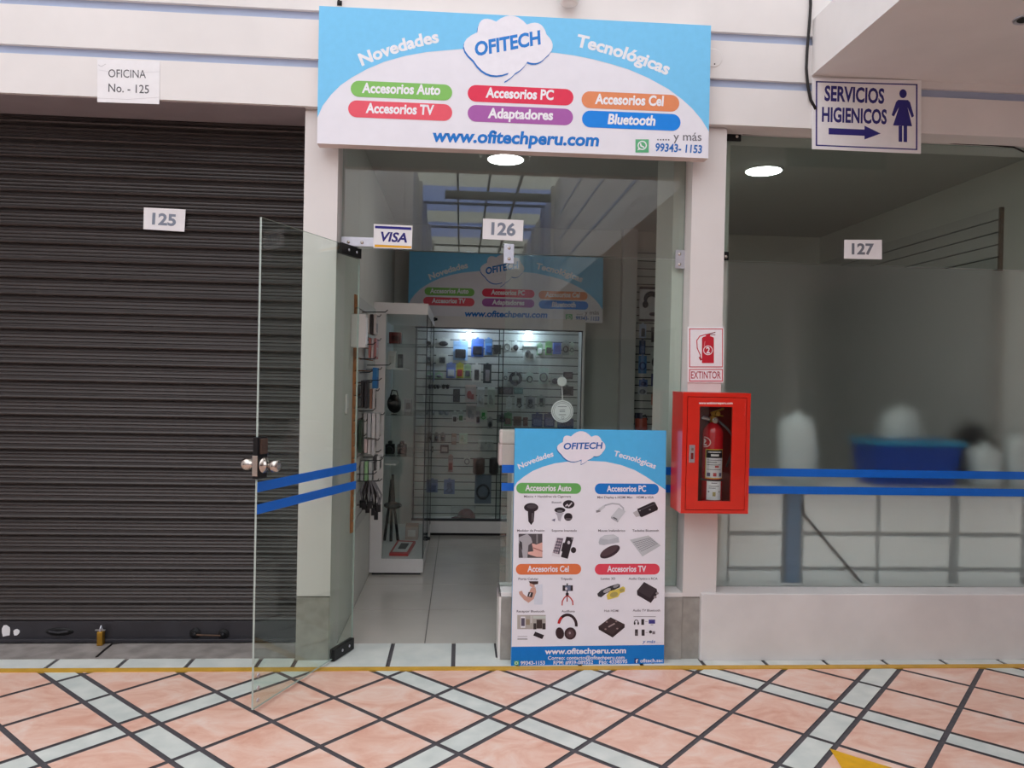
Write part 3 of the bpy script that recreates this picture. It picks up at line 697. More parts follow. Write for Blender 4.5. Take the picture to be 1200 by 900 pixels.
    F.line([(350, 451), (522, 451)], 4, (130, 120, 128), 2); F.ring(371, 496, 18, 6, K, 2, 20, 180, 360, ry=22); F.ell(358, 503, 7, 12, K, 3); F.ell(386, 503, 7, 12, K, 3); F.rect(410, 470, 432, 515, (56, 50, 54), 2); F.rect(468, 474, 518, 506, (72, 66, 140), 2); F.line([(485, 514), (502, 514)], 4, (130, 124, 140), 2); F.line([(442, 490), (460, 490)], 3, (140, 134, 140), 2)
    F.rect(360, 550, 384, 600, (70, 62, 66), 2); F.rect(412, 552, 436, 600, (64, 54, 58), 2); F.ell(372, 585, 8, 9, (110, 100, 104), 3); F.ell(482, 570, 12, 12, (60, 54, 58), 2); F.rect(496, 566, 518, 588, (130, 122, 128), 2); F.line([(445, 575), (460, 575)], 3, (140, 134, 140), 2)
    F.text('y más', 418, 657, 520, 657, 24, (48, 110, 190), 2, .012, .2); F.text('..........', 524, 657, 580, 657, 18, (120, 160, 205), 2)
    F.frame()
    F.text('www.ofitechperu.com', 638.5, 766.5, 733.5, 765.2, 6.2, W_, 2, .03, .05); F.text('Correo: contacto@ofitechperu.com', 642, 773, 732, 772.3, 4, W_, 2, .016)
    F.text('99343-1153', 610, 779, 638.5, 778.6, 4, W_, 2, .02); F.text('RPM: #959-089552', 648.5, 778.5, 695, 778, 4, W_, 2, .018); F.text('Fijo: 4338595', 702, 778, 735, 777, 4, W_, 2, .018); F.text('ofitech.sac', 750, 776.3, 777, 775.8, 4, W_, 2, .018)
    F.rect(602.5, 774.5, 608, 779.5, (98, 190, 110), 2); F.ring(605.2, 777, 1.9, .6, W_, 3, 14)
    F.rect(743.5, 771.5, 748.3, 777, (44, 60, 130), 2); F.text('f', 744.8, 776.8, 747.4, 776.8, 4.2, W_, 3, .03)
poster_art(PF)
t = thing('standing_poster', ((pb0.x+pb1.x)/2, (pb0.y+pb1.y)/2, .003), 'tall blue and white product poster leaning against the low wall by the entrance', 'poster')
pn = pux.cross(puz); mb = MB(); P = [pb0, pb0+pux*PW, pb0+pux*PW+puz*PH, pb0+puz*PH]
mb.prism([p - pn*.03 for p in P], pn*.03, M['canvas'], mat('poster_side', (90, 170, 225), .5, 0, .03, 10)); build(mb, 'canvas', t)
mb = MB(); PF.emit(mb); build(mb, 'printed_face', t)
for s in (.03, PW*.46, PW-.06):
    mb = MB(); q = pb0 + pux*s - pn*.012; mb.lathe((q.x, q.y, .003), (0, 0, 1), [(0, .014), (max(q.z-.004, .002), .014)], M['black'], 12); build(mb, 'foot', t)

# ================================================================== PAPER NUMBERS AND SMALL SIGNS
def flat_sign(name, corners, Y, thick, m, label, cat, art=None, group=None, bevel=0, curl=0):
    """corners: pixel top-left, top-right, bottom-right, bottom-left at depth Y"""
    P = [at(x, y, Y) for x, y in corners]
    ux = (P[2]-P[3]).normalized(); uz = Vector((-ux.z, 0, ux.x))
    F = Face(P[3], ux, uz, .0004); mb = MB()
    mb.prism([P[3], P[2], P[1], P[0]], (0, thick, 0), m)
    if art: art(F); F.emit(mb)
    o = build(mb, name, None, bevel); tag(o, label, cat, group); return o
GN = (132, 140, 156)
flat_sign('number_paper', [(168.5, 243), (217.5, 245.5), (216, 271.5), (168, 268.5)], YS-.018, .002, M['paper'], 'white paper reading 125 taped on the shutter slats', 'paper sign',
          lambda F: F.text('125', 178, 262.5, 206, 264.5, 13, GN, 1, .035), 'paper shop numbers')
flat_sign('number_paper', [(566, 256), (613.5, 258), (612.5, 282.5), (565.5, 280)], YG-.0065, .0012, M['paper'], 'white paper reading 126 stuck on the transom glass', 'paper sign',
          lambda F: F.text('126', 575.5, 274.5, 604, 276, 13.5, GN, 1, .035), 'paper shop numbers')
flat_sign('number_paper', [(989.5, 281), (1033.5, 281), (1033.5, 304), (989, 303)], YG-.0065, .0012, M['paper'], 'white paper reading 127 stuck on the upper right glass', 'paper sign',
          lambda F: F.text('127', 998, 297.5, 1024, 298, 11.5, (118, 122, 132), 1, .035), 'paper shop numbers')
def oficina(F):
    F.text('OFICINA', 127, 90.5, 171, 91.5, 9.5, (96, 94, 98), 1, .004); F.text('No. - 125', 127, 107.5, 174.5, 109.5, 9.8, (90, 88, 92), 1, .006)
    F.line([(115, 76), (119, 78), (124, 75)], .5, (190, 188, 190), 1); F.line([(116, 82), (140, 86), (187, 84)], .5, (216, 214, 218), 1); F.line([(114.5, 115), (150, 116.5), (187, 114)], .5, (210, 206, 208), 1)
flat_sign('office_paper', [(114, 69.5), (187.5, 72), (186.5, 122), (114, 119.5)], YF-.003, .002, M['paper'], 'white sheet with thin black text taped to the fascia over the shutter', 'paper sign', oficina)
def visa(F):
    F.poly([(439.5, 264.5), (482, 266.5), (482, 269.6), (439.5, 267.5)], (40, 36, 130), 1); F.poly([(439, 286.5), (482, 288.5), (482, 291), (439, 289.5)], (232, 172, 48), 1)
    F.text('VISA', 446, 282.3, 477, 284, 10.5, (44, 40, 122), 1, .03, .2)
flat_sign('card_sticker', [(438, 262.5), (483.5, 264.5), (482.5, 292), (437.5, 290.5)], YG-.0145, .001, M['paper'], 'small white card payment sticker with blue and yellow bands on the glass', 'sticker', visa)

def wc(F):
    N = M['navy']
    for q in ([(956, 95), (1075, 98.5), (1075, 100), (956, 96.5)], [(956, 169.5), (1075, 174.5), (1075, 176), (956, 171)], [(956, 95), (957.8, 95), (957.6, 171), (955.8, 171)], [(1073.4, 98.5), (1075.2, 98.5), (1075, 176), (1073.2, 176)]): F.poly(q[::-1], N, 1)
    F.text('SERVICIOS', 966, 117.5, 1036, 121, 16, (52, 48, 120), 1, .032); F.text('HIGIENICOS', 963, 142, 1039, 145, 15.5, (52, 48, 120), 1, .032)
    F.poly([(971, 150), (1013, 151.8), (1013, 147.3), (1032, 156.5), (1013, 163.5), (1013, 159.2), (971, 157.5)][::-1], N, 1)
    F.ell(1058.2, 109.8, 4.3, 5.2, N, 1)
    F.poly([(1052.5, 117), (1064, 117.3), (1066.5, 120), (1071, 136), (1068.5, 138), (1063.5, 126), (1068.8, 148), (1046.5, 147), (1053.5, 125.5), (1047.5, 136.5), (1044.8, 135), (1050, 119.5)][::-1], N, 1)
    F.poly([(1053, 147.5), (1057.2, 147.5), (1057.2, 166.3), (1053, 166)][::-1], N, 1); F.poly([(1058.8, 147.5), (1063, 147.5), (1063, 166.6), (1058.8, 166.4)][::-1], N, 1)
flat_sign('direction_sign', [(952, 91), (1079.8, 94), (1079.3, 180), (952, 174.5)], YF-.012, .008, M['paper'], 'white restroom sign with navy woman figure and arrow under the overhang', 'sign', wc, None, .001)
def ext(F):
    R = (196, 40, 56)
    F.rect(807.6, 385, 847, 430.5, R, 1); F.rect(808.6, 386, 846, 429.5, (240, 236, 240), 2); F.rect(807.6, 432.5, 847, 447, R, 1); F.rect(808.6, 433.5, 846, 446, (240, 236, 240), 2)
    F.text('EXTINTOR', 809.7, 443.5, 844.5, 443.5, 8, (170, 44, 60), 3, .01)
    F.rect(822.5, 396.5, 836.5, 425.5, R, 4); F.ell(829.5, 396.5, 7, 2.6, R, 5); F.rect(827, 391.5, 832, 396, R, 6); F.line([(828, 392), (838, 389.5)], 1, (120, 30, 40), 3); F.line([(831, 392), (838, 392.5)], .8, (120, 30, 40), 3)
    F.line([(827, 392), (820, 394), (816.5, 399), (817, 408), (820.5, 416), (821, 421)], 1.1, R, 3); F.line([(820, 419), (821.5, 421.5)], 2.4, (150, 30, 44), 3)
    F.ring(829.5, 410.5, 5.6, .9, (242, 236, 240), 7, 24); F.text('2', 827.4, 414, 831.8, 414, 7, (242, 236, 240), 7, .03); F.line([(826, 400), (825, 406)], .6, (236, 160, 166), 7)
flat_sign('extinguisher_sign', [(806, 383), (848.5, 383), (848, 448.5), (805.6, 448)], YP-.005, .004, M['paper'], 'red and white extinguisher sign on the pillar above the red cabinet', 'sign', ext, None, .0006)

# ================================================================== EXTINGUISHER CABINET
yc = 3.805
a, b = at(797.5, 601.5, yc), at(880, 461, yc); cx0, cx1, cz0, cz1 = a.x, b.x, a.z, b.z
t = thing('extinguisher_cabinet', ((cx0+cx1)/2, YP-.1, cz0), 'red metal cabinet with glass window holding a fire extinguisher on the right pillar', 'cabinet')
wx0, wz0 = at(817.5, 587, yc).x, at(817.5, 587, yc).z; wx1, wz1 = at(858.5, 477, yc).x, at(858.5, 477, yc).z
mb = MB(); w_ = .012
fr = .022; fb = fr*.8; fs_ = fr*.9
mb.box((cx0, yc, cz0), (cx0+w_, YP-.001, cz1), M['red']); mb.box((cx1-w_, yc, cz0), (cx1, YP-.001, cz1), M['red']); mb.box((cx0+w_, yc, cz0), (cx1-w_, YP-.001, cz0+w_), M['red']); mb.box((cx0+w_, yc, cz1-w_), (cx1-w_, YP-.001, cz1), M['red'])
mb.box((cx0+w_, YP-.012, cz0+w_), (cx1-w_, YP-.001, cz1-w_), M['redin'])
mb.box((cx0+w_, yc, cz0+w_), (cx0+fr, yc+.013, cz1-w_), M['red']); mb.box((cx1-fs_, yc, cz0+w_), (cx1-w_, yc+.013, cz1-w_), M['red']); mb.box((cx0+fr, yc, cz0+w_), (cx1-fs_, yc+.013, cz0+fb), M['red']); mb.box((cx0+fr, yc, cz1-fr), (cx1-fs_, yc+.013, cz1-w_), M['red'])
build(mb, 'body', t)
mb = MB(); dx0, dx1, dz0, dz1 = cx0+fr+.003, cx1-fr*.9-.003, cz0+fr*.8+.003, cz1-fr-.003
for (x0, x1, z0, z1) in ((dx0, dx1, wz1, dz1), (dx0, dx1, dz0, wz0), (dx0, wx0, wz0, wz1), (wx1, dx1, wz0, wz1)): mb.box((x0, yc-.002, z0), (x1, yc+.012, z1), M['red'])
F = Face((dx0, yc-.0022, dz0), (1, 0, 0), (0, 0, 1), .0004); F.text('www.extintoresperu.com', 819, 473.5, 858.5, 473.7, 2.6, (240, 226, 222), 1, .03); F.emit(mb)
dr = build(mb, 'door', t)
mb = MB(); pane(mb, (wx0, yc+.004, wz0), (wx1, yc+.008, wz1), M['cglass']); build(mb, 'glass_pane', dr)
mb = MB(); q0, q1 = at(807, 542, yc), at(814, 521.5, yc); mb.box((q0.x, yc-.008, q0.z), (q1.x, yc-.002, q1.z), M['steel']); mb.box((q0.x+.008, yc-.011, q0.z+.018), (q1.x-.008, yc-.007, q0.z+.05), M['redin']); mb.box((q0.x+.008, yc-.011, q0.z+.062), (q1.x-.008, yc-.007, q0.z+.075), M['chrome']); build(mb, 'latch', dr, bevel=.001)
for yy in (480, 575): 
    q = at(873, yy, yc); mb = MB(); mb.tube([(q.x, yc-.003, q.z-.03), (q.x, yc-.003, q.z+.03)], .004, M['red'], 8); build(mb, 'hinge', dr)
# the extinguisher inside
ye = YP-.085; exb = at(833.5, 588, ye); exx = exb.x; ez0 = cz0+w_
zt_ = at(833, 498, ye).z; r_ = .054
t = thing('fire_extinguisher', (exx, ye, ez0), 'red fire extinguisher with paper labels standing in the red cabinet', 'fire extinguisher')
mb = MB(); mb.lathe((exx, ye, ez0), (0, 0, 1), [(0, r_-.006), (.008, r_), (zt_-ez0-.04, r_), (zt_-ez0-.02, r_*.9), (zt_-ez0, r_*.6), (zt_-ez0+.012, r_*.32), (zt_-ez0+.02, r_*.3)], mat('extinguisher_red', (196, 26, 34), .25, 0, .03, 20, .5, coat=.5), 32); build(mb, 'cylinder', t, smooth=True)
zc = zt_+.03
mb = MB(); mb.lathe((exx, ye, zt_+.015), (0, 0, 1), [(0, .02), (.03, .02), (.034, .012), (.05, .012)], M['brass'], 16); mb.lathe((exx+.004, ye-.015, zc-.004), (0, -1, 0), [(0, .017), (.012, .017), (.014, .014), (.015, .001)], M['chrome'], 18)
mb.tube([(exx-.02, ye, zc), (exx-.055, ye-.005, zc+.008), (exx-.06, ye-.005, zc+.002)], [.009, .009, .007], M['steel'], 8); build(mb, 'valve', t)
mb = MB(); mb.obox((exx+.018, ye-.004, zc+.045), (.035, 0, .012), (0, .008, 0), (-.001, 0, .004), M['brass']); mb.obox((exx+.018, ye-.004, zc+.022), (.032, 0, -.004), (0, .008, 0), (0, 0, .003), M['brass']); mb.ball((exx+.022, ye-.012, zc+.03), (.012, .004, .014), M['yellow']); build(mb, 'lever', t)
mb = MB(); hp = [(exx+.02, ye-.006, zc-.002), (exx+.06, ye-.03, zc-.04), (exx+.098, ye-.03, zc-.085), (exx+.105, ye-.01, zc-.16), (exx+.085, ye+.02, zc-.25)]; mb.tube(hp, .006, mat('hose_grey', (96, 88, 88), .5, 0, .1, 30), 8); build(mb, 'hose', t, smooth=True)
def wraplabel(z0, z1, a0, a1, m, parent, name, arts=()):
    mb = MB(); n = 12; vs = []
    for i in range(n+1):
        th = math.radians(a0 + (a1-a0)*i/n); d_ = Vector((math.sin(th), -math.cos(th), 0))*(r_+.0008)
        vs += [(exx+d_.x, ye+d_.y, z0), (exx+d_.x, ye+d_.y, z1)]
    mb.add(vs, [(2*i, 2*i+2, 2*i+3, 2*i+1) for i in range(n)], m)
    for q_, (u0, u1, v0, v1, c) in enumerate(arts):
        vs = []
        for i in range(7):
            th = math.radians(a0 + (a1-a0)*(u0+(u1-u0)*i/6)); d_ = Vector((math.sin(th), -math.cos(th), 0))*(r_+.0014+.0002*q_)
            vs += [(exx+d_.x, ye+d_.y, z0+(z1-z0)*v0), (exx+d_.x, ye+d_.y, z0+(z1-z0)*v1)]
        mb.add(vs, [(2*i, 2*i+2, 2*i+3, 2*i+1) for i in range(6)], ink(c))
    return build(mb, name, parent)
z_ = lambda y: at(833, y, ye-r_).z
DG = (120, 112, 116)
wraplabel(z_(561), z_(526.5), -58, 50, ink((220, 180, 70)), t, 'label_plate', [(.05, .95, .03, .97, (226, 220, 222)), (.05, .95, .7, .97, (30, 26, 28)), (.15, .85, .88, .92, (226, 220, 222)), (.3, .7, .76, .83, (226, 220, 222)), (.12, .88, .62, .64, DG), (.12, .6, .54, .57, DG), (.12, .8, .46, .48, DG), (.5, .7, .38, .44, (190, 60, 60)), (.12, .8, .3, .32, DG), (.12, .28, .08, .2, (80, 80, 110)), (.42, .58, .08, .2, (190, 70, 70)), (.72, .88, .08, .2, (80, 80, 110))])
wraplabel(z_(586), z_(563.5), -46, 36, M['paper'], t, 'label_plate', [(.3, .7, .86, .9, DG), (.15, .85, .7, .73, DG), (.15, .6, .6, .63, DG), (.4, .6, .2, .42, (180, 166, 110)), (.1, .2, .4, .46, DG), (.8, .9, .4, .46, DG)])
mb = MB(); mb.lathe((exx, ye, z_(562.6)-.006), (0, 0, 1), [(0, r_-.002), (0, r_+.002), (.009, r_+.002), (.009, r_-.002)], M['black'], 28); build(mb, 'strap', t)
mb = MB(); F = Face((exx-.02, ye-r_-.003, z_(519)), (1, 0, -.0), (0, 0, 1), .0004); cpx = (827.5, 518.5); F.ring(*cpx, 6.3, 1.1, (236, 190, 186), 1, 28); F.text('2', 825.3, 522.3, 829.8, 522.3, 7.4, (242, 220, 216), 1, .03)
for i, (pts, fs, m, ly) in enumerate(F.items):      # wrap the mark round the cylinder
    out = []
    for x, z in pts:
        X = F.o.x + x - exx; X = max(-r_*.98, min(r_*.98, X)); out.append((exx + X, ye - math.sqrt((r_+.001)**2 - X*X), F.o.z + z))
    mb.add(out, fs, m)
build(mb, 'number_mark', t)

# ================================================================== INSIDE THE PHONE SHOP
def slatboards(mb, x0, x1, z0, z1, y, pitch, gap=.008, zref=None):   # boards facing -y
    mb.box((x0, y+.012, z0), (x1, y+.018, z1), M['slatgap']); z = z0 if zref is None else zref - math.ceil((zref-z0)/pitch)*pitch
    while z < z1-.005:
        a, b = max(z+gap/2, z0), min(z+pitch-gap/2, z1)
        if b > a: mb.box((x0, y, a), (x1, y+.0125, b), M['slat'])
        z += pitch
PIT = .0762
YSL = 7.36                          # slat face of the wall cabinet
# --- wall cabinet across the back
cx0 = at(484, 500, 7.1).x; cx1 = at(683.5, 500, 7.1).x; ztop = at(580, 372, 7.1).z; zhd = at(580, 385, 7.1).z; zb = at(560, 611, 7.1).z
t = thing('wall_cabinet', ((cx0+cx1)/2, 7.25, .002), 'long white display cabinet with sliding glass and slatted back at the rear wall', 'cabinet')
mb = MB(); mb.box((cx0, 7.1, .03), (cx1, YB-.002, zb), M['white']); mb.box((cx0+.02, 7.13, .002), (cx1-.02, YB-.002, .03), M['black']); build(mb, 'base', t)
mb = MB(); mb.box((cx0, 7.1, zhd), (cx1, YB-.002, ztop), M['white']); build(mb, 'header', t)
mb = MB(); slatboards(mb, cx0+.01, cx1-.02, zb, zhd, YSL, PIT, .009, at(540, 454, YSL).z); build(mb, 'slat_back', t)
fm = mat('dark_aluminium', (62, 64, 66), .4, .6, .05, 30)
mb = MB(); mb.box((cx1-.02, 7.1, zb), (cx1, YB-.002, zhd), M['white']); build(mb, 'side_panel', t)
mb = MB(); mb.box((cx0, 7.11, zb), (cx0+.015, YB-.002, zhd), M['cglass']); build(mb, 'side_panel', t)
mb = MB(); mb.box((cx0, 7.105, zb), (cx1, 7.135, zb+.02), fm); build(mb, 'track', t)
mb = MB(); mb.box((cx0, 7.105, zhd-.012), (cx1, 7.135, zhd), fm); build(mb, 'track', t)
xm0, xm1 = at(582.5, 500, 7.12).x, at(588.5, 500, 7.12).x
for (x0, x1, y) in ((cx0+.01, xm1, 7.112), (xm0, cx1-.02, 7.126)):
    mb = MB(); mb.box((x0, y, zb+.02), (x1, y+.005, zhd-.012), M['cglass'])
    for xx in (x0, x1-.009): mb.box((xx, y-.002, zb+.02), (xx+.009, y+.007, zhd-.012), fm)
    build(mb, 'sliding_door', t)
# bulbs under the header
for (px_, lb) in ((549, 'glowing round bulb under the wall cabinet header, left of the two'), (619.5, 'glowing round bulb under the wall cabinet header, right of the two')):
    q = at(px_, 394, 7.25); t = thing('light_bulb', (q.x, q.y, zhd-.02), lb, 'light bulb', 'bulbs in the wall cabinet')
    L = zhd - q.z - .03; mb = MB(); mb.lathe((q.x, q.y, zhd), (0, 0, -1), [(0, .045), (.012, .045), (.016, .022), (L, .02), (L+.005, .014)], M['white'], 18); build(mb, 'socket', t)
    mb = MB(); mb.ball((q.x, q.y, q.z), .038, M['bulb'], 18); build(mb, 'globe', t, smooth=True)
# --- slatted board on the right part of the back wall, pilaster beside it
x0, x1 = at(745.5, 400, YSL).x, at(784, 400, YSL).x
mb = MB(); slatboards(mb, x0, x1+.12, .3, 2.75, YSL+.015, PIT, .010, at(760, 397, YSL).z); mb.box((x0, YSL+.033, .3), (x1+.12, YB-.001, 2.75), M['slat'])
tag(build(mb, 'slat_board', None), 'slatted pale board hung with packs at the far right of the shop', 'wall board')
a, b = at(728, 400, 7.3), at(745, 400, 7.3)
mb = MB(); mb.box((a.x, 7.3, 0), (b.x, YB, 2.95), M['white']); struct(build(mb, 'trim_3'), 'narrow white pilaster on the back wall of the phone shop', 'pilaster')

# --- goods: every pack is a card, its product and sometimes a coloured header
CW = (214, 214, 206)
def pack(x0, y0, x1, y1, kind, c1, c2, label, Y=YSL, group='packs hung in the wall cabinet', name='hanging_pack'):
    P, Q = at(x0, y1, Y-.004), at(x1, y0, Y-.004); xa, xb, za, zb_ = P.x, Q.x, P.z, Q.z; w, h = xb-xa, zb_-za; cx, cz = (xa+xb)/2, (za+zb_)/2
    m1, m2 = mat('card', c1, .45, 0, .06, 25, .3), mat('product', c2, .4, 0, .08, 30, .4); yf = Y-.004
    t = thing(name, (cx, Y-.002, za), label, {'box': 'box', 'phone': 'phone case pack', 'speaker': 'speaker', 'cap': 'cap', 'glasses': 'eyewear', 'note': 'paper note', 'bag': 'bag'}.get(kind, 'pack'), group)
    if kind in ('card', 'phone', 'ring', 'plug', 'oval'):
        mb = MB(); mb.box((xa, yf, za), (xb, Y-.0005, zb_), m1); mb.box((cx-.012, yf+.0005, zb_-.001), (cx+.012, Y-.0005, zb_+.012), m1); build(mb, 'card', t)
    mb = MB()
    if kind == 'card':
        mb.box((xa+w*.14, yf-.022, za+h*.12), (xb-w*.14, yf, za+h*.58), m2); o = build(mb, 'product', t, bevel=.006)
        mb = MB(); mb.box((xa, yf-.0012, zb_-h*.28), (xb, yf, zb_-.001), mat('card', tuple(min(255, int(v*.75+20)) for v in c1), .45, 0, .06, 25, .3)); build(mb, 'header', t)
    elif kind == 'phone':
        mb.box((xa+w*.26, yf-.014, za+h*.1), (xb-w*.22, yf, za+h*.7), m2); build(mb, 'product', t, bevel=.008)
    elif kind == 'ring':
        r = min(w, h)*.36; zc = za+h*.42
        mb.tube([(cx+r*math.cos(a), yf-.008, zc+r*1.15*math.sin(a)) for a in [2*math.pi*i/24 for i in range(25)]], r*.14+.002, m2, 8); mb.box((cx-r*.5, yf-.014, zc-r*1.3), (cx+r*.5, yf, zc-r*.9), m2); build(mb, 'product', t)
    elif kind == 'headset':
        mb.box((xa, yf-.02, za), (xb, Y-.0005, zb_), m1); build(mb, 'card', t)
        mb = MB(); mb.box((xa-.004, yf-.028, za-.004), (xb+.004, Y-.0005, za+h*.05), m2); mb.box((xa-.004, yf-.028, zb_-h*.07), (xb+.004, Y-.0005, zb_), m2); build(mb, 'frame_bar', t)
        mb = MB(); r = w*.27; mb.tube([(cx+r*math.cos(a), yf-.035, cz+h*.12+r*math.sin(a)) for a in [math.radians(-20+230*i/16) for i in range(17)]], [.012+.014*abs(math.sin(i/16*3.14)) for i in range(17)], m2, 8); mb.ball((cx-r, yf-.035, cz-h*.02), (r*.5, .02, r*.6), m2, 12); mb.ball((cx+r*.4, yf-.03, za+h*.2), (r*.7, .016, r*.35), m2, 12); build(mb, 'headset', t, smooth=True)
    elif kind == 'plug':
        mb.box((cx-w*.22, yf-.03, za+h*.45), (cx+w*.2, yf, za+h*.78), m2)
        mb.tube([(cx, yf-.01, za+h*.46), (cx-w*.3, yf-.012, za+h*.25), (cx, yf-.012, za+h*.1), (cx+w*.3, yf-.012, za+h*.25), (cx+w*.1, yf-.012, za+h*.42)], .005, m2, 6); build(mb, 'product', t)
    elif kind == 'oval':
        mb.ball((cx, yf-.008, za+h*.4), (w*.36, .018, h*.3), m2, 14); build(mb, 'product', t, smooth=True)
    elif kind == 'clear':
        mb.box((xa, yf-.03, za), (xb, yf-.029, zb_-h*.1), M['wrap']); mb.box((xa, yf-.001, za), (xb, Y-.0005, zb_), mat('card', c1, .45, 0, .06, 25, .3)); build(mb, 'bag', t)
        mb = MB(); mb.ball((cx-w*.12, yf-.014, za+h*.42), (w*.24, .013, h*.24), m2, 12); mb.box((cx, yf-.02, za+h*.15), (cx+w*.3, yf-.001, za+h*.45), m2); build(mb, 'product', t)
        mb = MB(); mb.box((xa, yf-.031, zb_-h*.12), (xb, Y-.0005, zb_), m1); build(mb, 'header', t)
    elif kind == 'coil':
        for k in range(4):
            r = min(w, h)*(.30+.05*k); mb.tube([(cx+r*math.cos(a), yf-.012-.004*k, cz+r*math.sin(a)) for a in [2*math.pi*i/28 for i in range(29)]], .006, m2, 6)
        mb.box((cx-w*.1, yf-.03, za), (cx+w*.12, Y-.0005, za+h*.3), m2); build(mb, 'cable_coil', t)
        mb = MB(); mb.box((cx-w*.06, yf-.034, cz+min(w, h)*.22), (cx+w*.06, Y-.0005, cz+min(w, h)*.55), m1); build(mb, 'tie', t)
    elif kind == 'box':
        mb.box((xa, yf-.05, za), (xb, Y-.0005, zb_), m1); build(mb, 'carton', t, bevel=.002)
        mb = MB(); mb.box((xa+w*.15, yf-.0512, za+h*.2), (xb-w*.15, yf-.05, za+h*.75), m2); build(mb, 'label_print', t)
    elif kind == 'speaker':
        mb.lathe((cx, yf-.03, za), (0, 0, 1), [(0, w*.3), (h*.04, w*.44), (h*.1, w*.5), (h*.9, w*.5), (h*.96, w*.44), (h, w*.3)], m1, 20); build(mb, 'body', t, smooth=True)
        mb = MB(); mb.box((cx-.01, yf-.03, cz-.02), (cx+.01, Y-.0005, cz+.02), m2); build(mb, 'bracket', t)
        mb = MB()
        for k in range(8): mb.lathe((cx, yf-.03, za+h*(.14+.09*k)), (0, 0, 1), [(0, w*.505), (h*.03, w*.505)], m2, 20)
        build(mb, 'grille', t)
    elif kind == 'glasses':
        for sx in (-1, 1): mb.ball((cx+sx*w*.25, yf-.02, cz-h*.05), (w*.22, .012, h*.42), m2, 14)
        build(mb, 'lens', t, smooth=True)
        mb = MB(); mb.tube([(xa, yf, cz+h*.25), (xa+w*.04, yf-.022, cz+h*.2), (cx, yf-.026, cz+h*.22), (xb-w*.04, yf-.022, cz+h*.2), (xb, yf, cz+h*.25)], .004, m1, 6); mb.box((cx-.006, yf-.024, cz+h*.1), (cx+.006, Y-.0005, cz+h*.3), m1); build(mb, 'frame', t)
    elif kind == 'note':
        mb.box((xa, Y-.003, za), (xb, Y-.0005, zb_), m1); mb.box((xa+w*.15, Y-.0035, za+h*.3), (xb-w*.15, Y-.003, za+h*.7), m2); build(mb, 'sheet', t)
    elif kind == 'bag':
        mb.prism([(xa, yf-.03, za), (xb, yf-.03, za), (xb-w*.08, yf-.03, za+h*.72), (xa+w*.05, yf-.03, za+h*.75)], (0, .03, 0), m1); build(mb, 'body', t, bevel=.006)
        mb = MB(); mb.box((xa, yf-.034, za+h*.68), (xa+w*.55, Y-.001, zb_), m2); mb.tube([(xa+w*.4, yf-.015, za+h*.75), (xa+w*.8, yf-.02, za+h*.9), (xb, yf-.015, za+h*.6)], .006, m2, 6); build(mb, 'flap', t)
    elif kind == 'flat':
        mb.box((xa, yf-.012, za), (xb, Y-.0005, zb_), m1); build(mb, 'body', t, bevel=.003)
        mb = MB(); mb.box((xa+w*.1, yf-.0132, za+h*.3), (xb-w*.1, yf-.012, za+h*.7), m2); build(mb, 'label_print', t)
    return t
BL, LB, K, GY, GN_, DB, RD = (60, 100, 190), (150, 190, 235), (40, 40, 44), (130, 130, 132), (110, 190, 120), (50, 60, 110), (170, 50, 46)
TOP, SEC, THI, FOU, FIF, SIX = ('on the top row of the wall cabinet', 'on the second row of the wall cabinet', 'on the third row of the wall cabinet', 'on the fourth row of the wall cabinet', 'on the fifth row of the wall cabinet', 'low in the wall cabinet')
